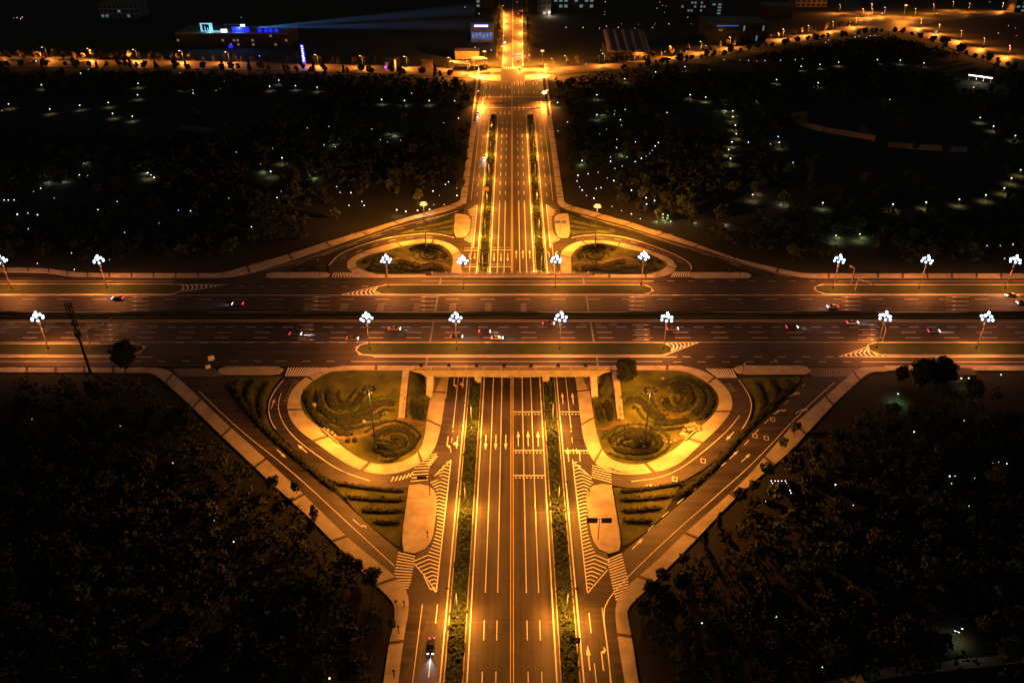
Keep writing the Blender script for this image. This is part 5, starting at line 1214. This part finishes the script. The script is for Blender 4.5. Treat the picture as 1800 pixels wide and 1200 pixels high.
b = MB(); hh = [c for c in s_.children if c.name.startswith('panel')][0]; zz = sum(v.co.z for v in hh.data.vertices) / 8; arrow(b, 0, 0, 0, lambda X, Y: 0, 0, 'right', 1.0, 0, .55); b.v = [(v[0] - .9, -.2, zz - .6 + v[1]) for v in b.v]; b.build('arrow_symbol', M['sign_white'], hh)
sign(857, 347, 328, [(-.8, 3.2, 2.6, 1.3, 'sign_tan')], 'tan backed square sign on the far left median', arm=False); sign(376, 657, 625, [(.3, 2.2, 2.0, 1.0, 'sign_white'), (-1.4, 1.8, 1.6, 4.2, 'sign_white')], 'white double panel sign on the left traffic island', lvl='C', arm=False, rz=.5)
sign(957, 180, 160, [(-1.5, 6, 2.4, 1.0, 'sign_blue')], 'violet panel sign over the right lanes before the far junction'); sign(950, 203, 189, [(-3.5, 8, .9, .5, 'sign_back')], 'long dark gantry arm beside the right median tip')
for px, py, tp, lb in ((1305, 657, 638, 'thin bare post at the left end of the right traffic island'), (563, 487, 455, 'thin post on the far left traffic island'), (1300, 488, 458, 'thin post on the far right traffic island'), (1362, 641, 632, 'short post on the dark road above the right island')): sign(px, py, tp, [(0, .5, .6, .3, 'sign_white')], lb, 'small_sign_post', 'C', False)
ps = [((752, 946), 933, 'small dark post sign on the lower part of the left refuge'), ((1035, 873), 860, 'small dark post sign at the upper left corner of the right refuge'), ((701, 1113), 1098, 'small dark post sign on the left footway, lower of three'), ((711, 1068), 1055, 'small dark post sign on the left footway, middle of three'), ((696, 1060), 1054, 'small dark post sign at the bend of the left footway'), ((693, 1190), 1176, 'small dark post sign on the left footway at the bottom'), ((1186, 466), 461, 'small dark post sign at the tip of the far right ring'), ((1225, 407), 398, 'small pale post by the far right footway'), ((1005, 370), 360, 'small post where the far right footway bends'), ((618, 500), 494, 'x')]
for (px, py), tp, lb in ps[:-1]: sign(px, py, tp, [(0, .6, .6, .3, 'sign_back')], lb, 'small_sign_post', 'G', False)
def signal(px, py, top, dx, dy, lb):
    x, y = C(px, py); hh = zat(x, y, top) - ZC; e = empty('signal_gantry', (x, y, ZC + .1), lb, 'traffic signal')
    b = MB(); b.tube([(0, 0, 0), (0, 0, hh)], [.2, .13], 8); b.build('pole', M['metal'], e); b = MB(); b.tube([(0, 0, hh - .1), (dx * .5, dy * .5, hh + .3), (dx, dy, hh + .4)], .11, 6); a = b.build('arm', M['metal'], e)
    for u in (.55, .95): b = MB(); b.box(dx * u, dy * u, hh - .15, .4, .4, 1.1); b.build('signal_head', M['dark_metal'], e)
signal(1503, 510, 490, 4, -6.5, 'pale signal pole with a long arm over the far right lanes'); signal(1496, 498, 472, -1.5, 2, 'shorter pale signal pole with an angled arm beside the far footway'); signal(178, 604, 577, 3, 7, 'dark signal pole with curved arm at the left near verge'); signal(1551, 601, 580, 1, 4, 'signal pole beside the right near flower lamp'); signal(160, 612, 597, -2, 3, 'short signal pole beside the radio mast')
for px, py, lb in ((596, 481, 'x'),): pass
for (px, py), lb in (((640, 409), 'pale bench pair on the far left footway, lower'), ((622, 413), 'pale bench pair on the far left footway, upper'), ((1158, 408), 'pale bench on the far right footway, upper'), ((1178, 414), 'pale bench on the far right footway, lower')):
    x, y = G(px, py); z = h(x, y) + .1; e = empty('stone_bench', (x, y, z), lb, 'bench', None, -.35 if px > 900 else .35); b = MB(); b.box(0, 0, .5, 3.0, .8, .16); b.build('seat', M['stone'], e)
    for q in (-1.1, 1.1): b = MB(); b.box(q, 0, .2, .3, .7, .42); b.build('leg', M['stone'], e)

# ------------------------------------------------------------------ far buildings
def base_box(x0, x1, yb, ptop, depth):
    a, c = G(x0, yb), G(x1, yb); z = h(*a) - .5; ang = math.atan2(c[1] - a[1], c[0] - a[0]); w = math.dist(a, c); hh = zat((a[0] + c[0]) / 2, (a[1] + c[1]) / 2, ptop) - z
    return a, ang, w, z, hh
def building(name, lb, x0, x1, yb, ptop, depth, wallm, roofm='dark_metal', rows=0, cols=0, lit=0.0, litm='win_cyan', cat='building', parapet=.8):
    a, ang, w, z, hh = base_box(x0, x1, yb, ptop, depth); e = empty(name, (a[0], a[1], z), lb, cat, None, ang)
    b = MB(); b.box(w / 2, depth / 2, hh / 2, w, depth, hh); b.build('wall', M[wallm], e)
    b = MB(); b.box(w / 2, depth / 2, hh + parapet / 2, w + .6, depth + .6, parapet); b.build('roof', M[roofm], e)
    for r in range(rows):
        for c in range(cols):
            ww, wh = w / cols * .6, hh / rows * .5; cx = w * (c + .5) / cols; cz_ = hh * (r + .55) / rows
            f = MB(); f.box(cx, -.05, cz_, ww + .3, .2, wh + .3); fr = f.build('window', M['dark_metal'], e); g_ = MB(); g_.box(cx, -.17, cz_, ww, .08, wh); g_.build('pane', M[litm if rnd.random() < lit else 'win_dark'], fr)
    return e, w, hh
e, w, hh = building('club_building', 'long low dark building with a blue lit rooftop terrace', 312, 508, 82, 60, 46, 'wall_grey', 'concrete_dark', 3, 30, .07, 'win_warm'); M_ = e.matrix_basis if False else None
def on(e, u, v, z):
    c, s = math.cos(e.rotation_euler.z), math.sin(e.rotation_euler.z); return (e.location.x + u * c - v * s, e.location.y + u * s + v * c, e.location.z + z)
def roofthing(name, lb, cat, e, u, v, z, fill, m, grp=None):
    b = MB(); fill(b); o = b.build(name, m); o.location = on(e, u, v, z); o.rotation_euler.z = e.rotation_euler.z; tag(o, lb, cat, grp); return o
kx = w / 196.0; zr_ = hh + .85
def portal(b):
    b.box(0, 0, 4, .9, 2.5, 8); b.box(9, 0, 3.6, .6, 2.5, 7); b.box(11, 0, 4, .6, 2.5, 8); b.box(5.5, 0, 7.7, 12, 2.5, .7); b.box(5.5, 0, .5, 9, 1.5, .5); b.box(3.4, 1, 3, .5, .5, 4); b.box(6.2, 1, 2.4, .5, .5, 3)
roofthing('light_portal', 'square cyan glowing portal frame on the club roof', 'light frame', e, 43 * kx, 8, zr_, portal, M['led_cyan'])
def counter(b):
    for i in range(7): b.box(i * 1.9, 0, .7, 1.3, 1.2, 1.4); b.box(i * 1.9, .2, 1.6, .5, .5, .5)
roofthing('bar_counter', 'row of cyan lit counters on the club roof', 'counter', e, 61 * kx, 4, zr_, counter, M['led_cyan'])
roofthing('light_screen', 'small white glowing screen on the club roof', 'screen', e, 85 * kx, 3, zr_, lambda b: b.box(0, 0, 1.7, 6.2, .5, 3.2), M['led_white'])
roofthing('glass_canopy', 'long faint cyan canopy across the back of the club roof', 'canopy', e, 95 * kx, 22, zr_, lambda b: (b.box(0, 0, 5, 22, 7, .4), b.box(-10, 0, 2.5, .4, .4, 5), b.box(10, 0, 2.5, .4, .4, 5)), M['wall_blue'])
for u, ww, lb in ((104, 6.5, 'left deep blue glowing panel on the club roof'), (119, 10, 'right wider deep blue glowing panel on the club roof')): roofthing('blue_light_panel', lb, 'light panel', e, u * kx, 5, zr_, (lambda ww: lambda b: b.box(0, 0, 2.6, ww, 1, 5))(ww), M['led_blue'], 'blue panels on the club roof')
roofthing('light_screen', 'small white sign above the right blue panel on the club roof', 'screen', e, 117 * kx, 6.5, zr_ + 5.2, lambda b: b.box(0, 0, 1, 4.5, .5, 2), M['led_white'])
for i, u in enumerate((147, 157.5, 166, 176)): roofthing('blue_globe_seat', '%s blue glowing round booth from the left on the club roof' % od[i], 'booth', e, u * kx, 4, zr_, lambda b: b.ball((0, 0, 1.8), 2.0, 10, 7), M['led_blue'], 'blue round booths on the club roof')
light('POINT', 'club_light', 6000, (.1, .25, 1.0), e, (110 * kx, 2, hh + 5), 1.0); light('POINT', 'club_light', 4000, (.3, .8, 1.0), e, (60 * kx, 3, hh + 4), 1.0)
p0 = Vector(on(e, 128 * kx, 12, hh + 4)); bm_ = bpy.data.materials.new('beam_air'); bm_.use_nodes = True; bn = bm_.node_tree; bn.nodes.remove(bn.nodes["Principled BSDF"])
pv_ = bn.nodes.new("ShaderNodeVolumePrincipled"); pv_.inputs["Color"].default_value = (.85, .9, 1, 1); pv_.inputs["Density"].default_value = .004; pv_.inputs["Anisotropy"].default_value = 0.0
bn.links.new(pv_.outputs[0], bn.nodes["Material Output"].inputs["Volume"])
for (qx, qy), lb in (((835, 17), 'upper pale blue searchlight beam slanting from the club roof'), ((835, 43), 'lower pale blue searchlight beam from the club roof')):
    y1 = p0.y + 40; p1 = Vector((C(qx, qy, 0)[0] * y1 / C(qx, qy, 0)[1], y1, zat(0, y1, qy))); d_ = p1 - p0; L_ = d_.length
    b = MB(); b.tube([p0, p0 + d_], [1.0, 7.5], 14); o = b.build('light_beam', bm_); tag(o, lb, 'light beam', None, 'stuff')
    e3 = empty('searchlight', p0 - Vector((0, 0, 1.2)), 'searchlight on the club roof throwing the ' + lb.split()[0] + ' beam', 'searchlight'); b = MB(); b.tube([(0, 0, 0), (0, 0, .7)], .35, 8); b.box(0, 0, .35, 1.2, .8, .3); b.build('body', M['dark_metal'], e3)
    lo = light('SPOT', 'searchlight_beam', 3.6e6, (.10, .42, 1.0), e3, (0, 0, 1.2), .3, math.degrees(2 * math.atan(6.5 / L_)), .3); lo.rotation_euler = d_.to_track_quat('-Z', 'Y').to_euler()
x, y = G(409, 83); b = MB(); b.ball((0, 0, 1.6), 2.4, 9, 6, 0, .7); o = b.build('blue_globe_seat', M['led_blue']); o.location = (x, y - 6, h(x, y)); tag(o, 'blue glowing dome on the ground in front of the club', 'booth')
x, y = G(535, 114); z = h(x, y); hh2 = zat(x, y, 79) - z; e2 = empty('pylon_sign', (x, y, z), 'tall slim blue glowing pylon sign by the distant left street', 'sign'); b = MB(); b.box(0, 0, hh2 / 2, 3.0, .9, hh2); b.build('body', M['led_blue'], e2)
for i in range(7): b = MB(); b.box(-.1 + (i % 2) * .3, -.5, hh2 * (.93 - i * .12), 1.5, .12, hh2 * .07); b.build('glyph', M['led_white'], e2)
light('POINT', 'pylon_light', 2500, (.1, .2, 1), e2, (0, -3, hh2 * .4), 1)
e, w, hh = building('blue_shop_building', 'blue lit shop building with a white sign band left of the far avenue', 828, 867, 74, 41, 22, 'wall_blue', 'dark_metal', 0, 0)
b = MB(); b.box(w * .47, -.3, hh * .86, w * .62, .5, hh * .14); sb = b.build('sign_band', M['led_blue'], e)
for i in range(7): b = MB(); b.box(w * (.20 + i * .09), -.62, hh * .86, w * .065, .14, hh * .10); b.build('glyph', M['led_white'], sb)
b = MB(); b.box(w * .5, -.2, hh * .34, w * .94, .3, hh * .36); sf = b.build('shop_front', M['led_azure'], e)
for i in range(6): b = MB(); b.box(w * (.1 + i * .16), -.4, hh * (.34 + .05 * (i % 3)), w * .08, .12, hh * .18); b.build('display', M['win_cyan'], sf)
for i, (x0, x1, yb, pt) in enumerate(((790, 826, 124, 112), (832, 858, 122, 107))):
    a, ang, w, z, hh = base_box(x0, x1, yb, pt, 12); e = empty('forecourt_canopy', (a[0], a[1], z), ('thin pale forecourt canopy with a round end by the distant left street', 'thick tan forecourt canopy slab left of the far junction')[i], 'canopy', None, ang + (.0, .35)[i])
    b = MB(); b.box(w / 2, 6, hh, w, 13, (.7, 1.5)[i]); b.build('roof', M['paving'], e)
    for q in ((.12, 2), (.88, 2), (.12, 10), (.88, 10)): b = MB(); b.box(w * q[0], q[1], hh / 2, .5, .5, hh - .4); b.build('post', M['concrete'], e)
    if i == 0: b = MB(); b.tube([(2, -.2, hh - 1), (2, .6, hh - 1)], 3.0, 18); b.build('round_panel', M['wall_tan'], e)
building('long_shed', 'long low dark shed behind the forecourt canopies', 800, 842, 104, 92, 16, 'wall_tan', 'roof_grey')
e, w, hh = building('small_house', 'small house with a lit pink sign by the distant left street', 676, 694, 121, 107, 12, 'wall_tan', 'dark_metal', 1, 2, .5, 'win_warm'); b = MB(); b.box(w * .12, -.4, 1.8, w * .22, .3, 2); b.build('sign_panel', M['led_magenta'], e)
building('gatehouse', 'small tan gatehouse beside the distant left street', 742, 760, 119, 109, 8, 'wall_tan', 'roof_grey')
# shed with five bays
a, ang, w, z, hh = base_box(1067, 1142, 107, 91, 40); e = empty('market_hall', (a[0], a[1], z), 'pinkish grey market hall with five roof bays right of the far junction', 'building', None, 0); d = 52
b = MB(); b.box(w / 2, d / 2, hh / 2, w, d, hh); b.build('wall', M['wall_grey'], e); rz_ = hh + 8
for i in range(5):
    b = MB(); x0, x1 = w * i / 5, w * (i + 1) / 5; n = 6
    for k in range(n):
        u0, u1 = k / n, (k + 1) / n; q = lambda u: (x0 + (x1 - x0) * u, 1.6 * math.sin(math.pi * u))
        (xa, za), (xb, zb) = q(u0), q(u1)
        b.poly([(xa, -1, hh + za), (xb, -1, hh + zb), (xb, d, rz_ + zb + 2), (xa, d, rz_ + za + 2)]); b.poly([(xa, -1, hh - .5), (xb, -1, hh - .5), (xb, -1, hh + zb), (xa, -1, hh + za)])
    b.build('roof_bay', M['roof_grey'], e)
for i in range(9): b = MB(); b.box(w * (i + .5) / 9, -.08, hh * .42, w * .06, .2, hh * .5); f = b.build('window', M['concrete_dark'], e); b = MB(); b.box(w * (i + .5) / 9, -.2, hh * .42, w * .045, .06, hh * .44); b.build('pane', M['win_dark'], f)
building('office_block', 'far dark office block with cyan lit windows above the market hall', 972, 1044, 16, -14, 24, 'wall_grey', 'dark_metal', 3, 8, .55)
e, w, hh = building('slab_tower', 'narrow pinkish tower block right of the far avenue', 945, 968, 27, -22, 16, 'wall_grey', 'dark_metal', 6, 3, .05); light('POINT', 'tower_light', 9000, (1, .75, .45), e, (w * .9, -4, 3), 1)
e, w, hh = building('sports_hall', 'dark wide hall with a blue light strip on its front', 1240, 1345, 76, 42, 40, 'wall_grey', 'dark_metal', 2, 22, .05, 'win_cyan')
b = MB(); b.box(w * .33, -.5, hh * .9, w * .36, .6, hh * .06); b.build('light_strip', M['led_azure'], e); b = MB(); b.ball((w * .45, 18, hh + .5), w * .24, 16, 8, 0, .25); b.build('roof_dome', M['roof_grey'], e)
building('brown_block', 'dim brown flat block above the distant right street', 1340, 1392, 32, 12, 30, 'wall_grey', 'dark_metal', 3, 6, .04); building('brown_block', 'dim brown block with floor bands at the top right of the far street', 1398, 1452, 12, -14, 30, 'wall_tan', 'dark_metal', 4, 6, .04)
building('corner_block', 'block with a lit cyan stairwell beside the sports hall', 1248, 1268, 26, 6, 14, 'wall_grey', 'dark_metal', 4, 2, .7); building('apartment_row', 'dark block with scattered cyan windows above the park right', 1196, 1240, 22, 2, 20, 'wall_grey', 'dark_metal', 3, 8, .3)
building('dim_block', 'dim bluish glass block at the top left', 178, 246, 32, 8, 30, 'wall_blue', 'dark_metal', 3, 9, .06); building('dark_block', 'dark block with two cyan windows left of the far avenue', 836, 872, 14, -8, 18, 'wall_grey', 'dark_metal', 3, 4, .4); building('right_edge_block', 'block with white lit windows at the top right corner', 1782, 1812, 22, 2, 20, 'wall_grey', 'dark_metal', 3, 3, .8)
x0 = G(1700, 141); x1 = G(1742, 147); z = h(*x0); ang = math.atan2(x1[1] - x0[1], x1[0] - x0[0]); w = math.dist(x0, x1); e = empty('park_pavilion', (*x0, z), 'low pavilion with a bright white roof edge light at the far right', 'pavilion', None, ang)
b = MB(); b.box(w / 2, 4, 4.4, w, 8, .5); b.build('roof', M['concrete_dark'], e); b = MB(); b.box(w / 2, -.2, 4.4, w, .3, .8); b.build('edge_light', M['led_warm'], e)
for q in (.05, .35, .65, .95): b = MB(); b.box(w * q, 1, 2.1, .4, .4, 4.2); b.build('post', M['concrete'], e)
light('POINT', 'pavilion_light', 2500, (1, .85, .6), e, (w / 2, -3, 3.6), .6)
# white lamps near the market hall and scattered town lights
for lst, kind, lb, grp in ((((995, 48), (1025, 48), (1054, 49), (1087, 48), (1093, 41), (1116, 49), (1122, 42), (1147, 48), (1151, 42)), 'parkbulb', 'tall white yard lamp in the row behind the market hall', 'yard lamps behind the market hall'),
                      (((1056, 88), (1059, 94), (1082, 100), (1113, 99), (1141, 94), (1169, 90), (1017, 108), (1030, 112), (1196, 88), (1207, 90), (1234, 58), (1257, 59), (1278, 64), (1311, 66), (1262, 76), (1241, 80), (1337, 64), (1352, 59)), 'parkbulb_g', 'greenish yard lamp before the buildings right of the far junction', 'greenish yard lamps right of the far junction'),
                      (((1063, 20), (1063, 25), (1064, 3), (1066, 46), (1160, 3), (1165, 9), (1171, 10), (1155, 14), (1152, 40), (1176, 42), (1215, 41), (1209, 30), (1168, 21), (1232, 13)), 'parkbulb_w', 'warm town lamp in the dark district at the top', 'warm town lamps at the top'),
                      (((30, 31), (36, 33), (39, 30), (24, 31)), 'parkbulb_w', 'warm lamp in the small cluster at the top left', 'warm lamps at the top left'), (((842, 24), (817, 12), (835, 83), (800, 93), (833, 93), (862, 86), (814, 105)), 'parkbulb', 'cool white lamp near the blue shop building', 'cool lamps near the blue shop building'),
                      (((424, 30), (456, 98), (488, 93), (864, 88)), 'parkbulb_b', 'bluish lamp near the club building', 'bluish lamps near the club building'), (((1709, 8), (1740, 3), (1770, 14), (1755, 58), (1773, 45), (1785, 49), (1791, 12), (1647, 23), (1600, 27), (1763, 20)), 'parkbulb_g', 'greenish lamp in the dark district at the top right', 'greenish lamps at the top right'), (((1787, 62), (1763, 18), (1600, 28), (1526, 41)), 'red', 'small red signal lamp at the top right', 'red signal lamps at the top right'), (((1712, 153),), 'parkbulb_w', 'warm lamp below the bright roof edge at the far right', 'warm pavilion lamp')):
    for px, py in lst: garden_lamp(px, py, kind, 0, lb, grp)
b = MB(); x, y = G(912, 112); b.box(0, 0, 6.5, 12, .3, 1.2); b.box(-6.5, 0, 3.5, .3, .3, 7); o = b.build('signal_gantry', M['red_gate']); o.location = (x, y, h(x, y)); tag(o, 'red lit signal gantry over the far avenue lanes', 'traffic signal')

# low things at the right edge below the crossing road
e, w, hh = building('low_kiosk', 'long low tan kiosk roof below the right footway, lit by two small lamps', 1636, 1712, 671, 661, 4, 'wall_tan', 'wall_tan')
for px, lb in ((1690, 'left small lamp on the kiosk below the right footway'), (1703, 'right small lamp on the kiosk below the right footway')): garden_lamp(px, 664, 'parkbulb_w', 60, lb, 'small lamps on the kiosk')
pk = MB(); a = GL([(1420, 1215), (1560, 1180), (1700, 1165), (1840, 1150)]); strip(pk, offset_line(a, -1.2), offset_line(a, 1.2), h, -.1, 3, 2, .2)
struct(pk.build('park_path', M['paving']), 'pale park path at the lower right corner')
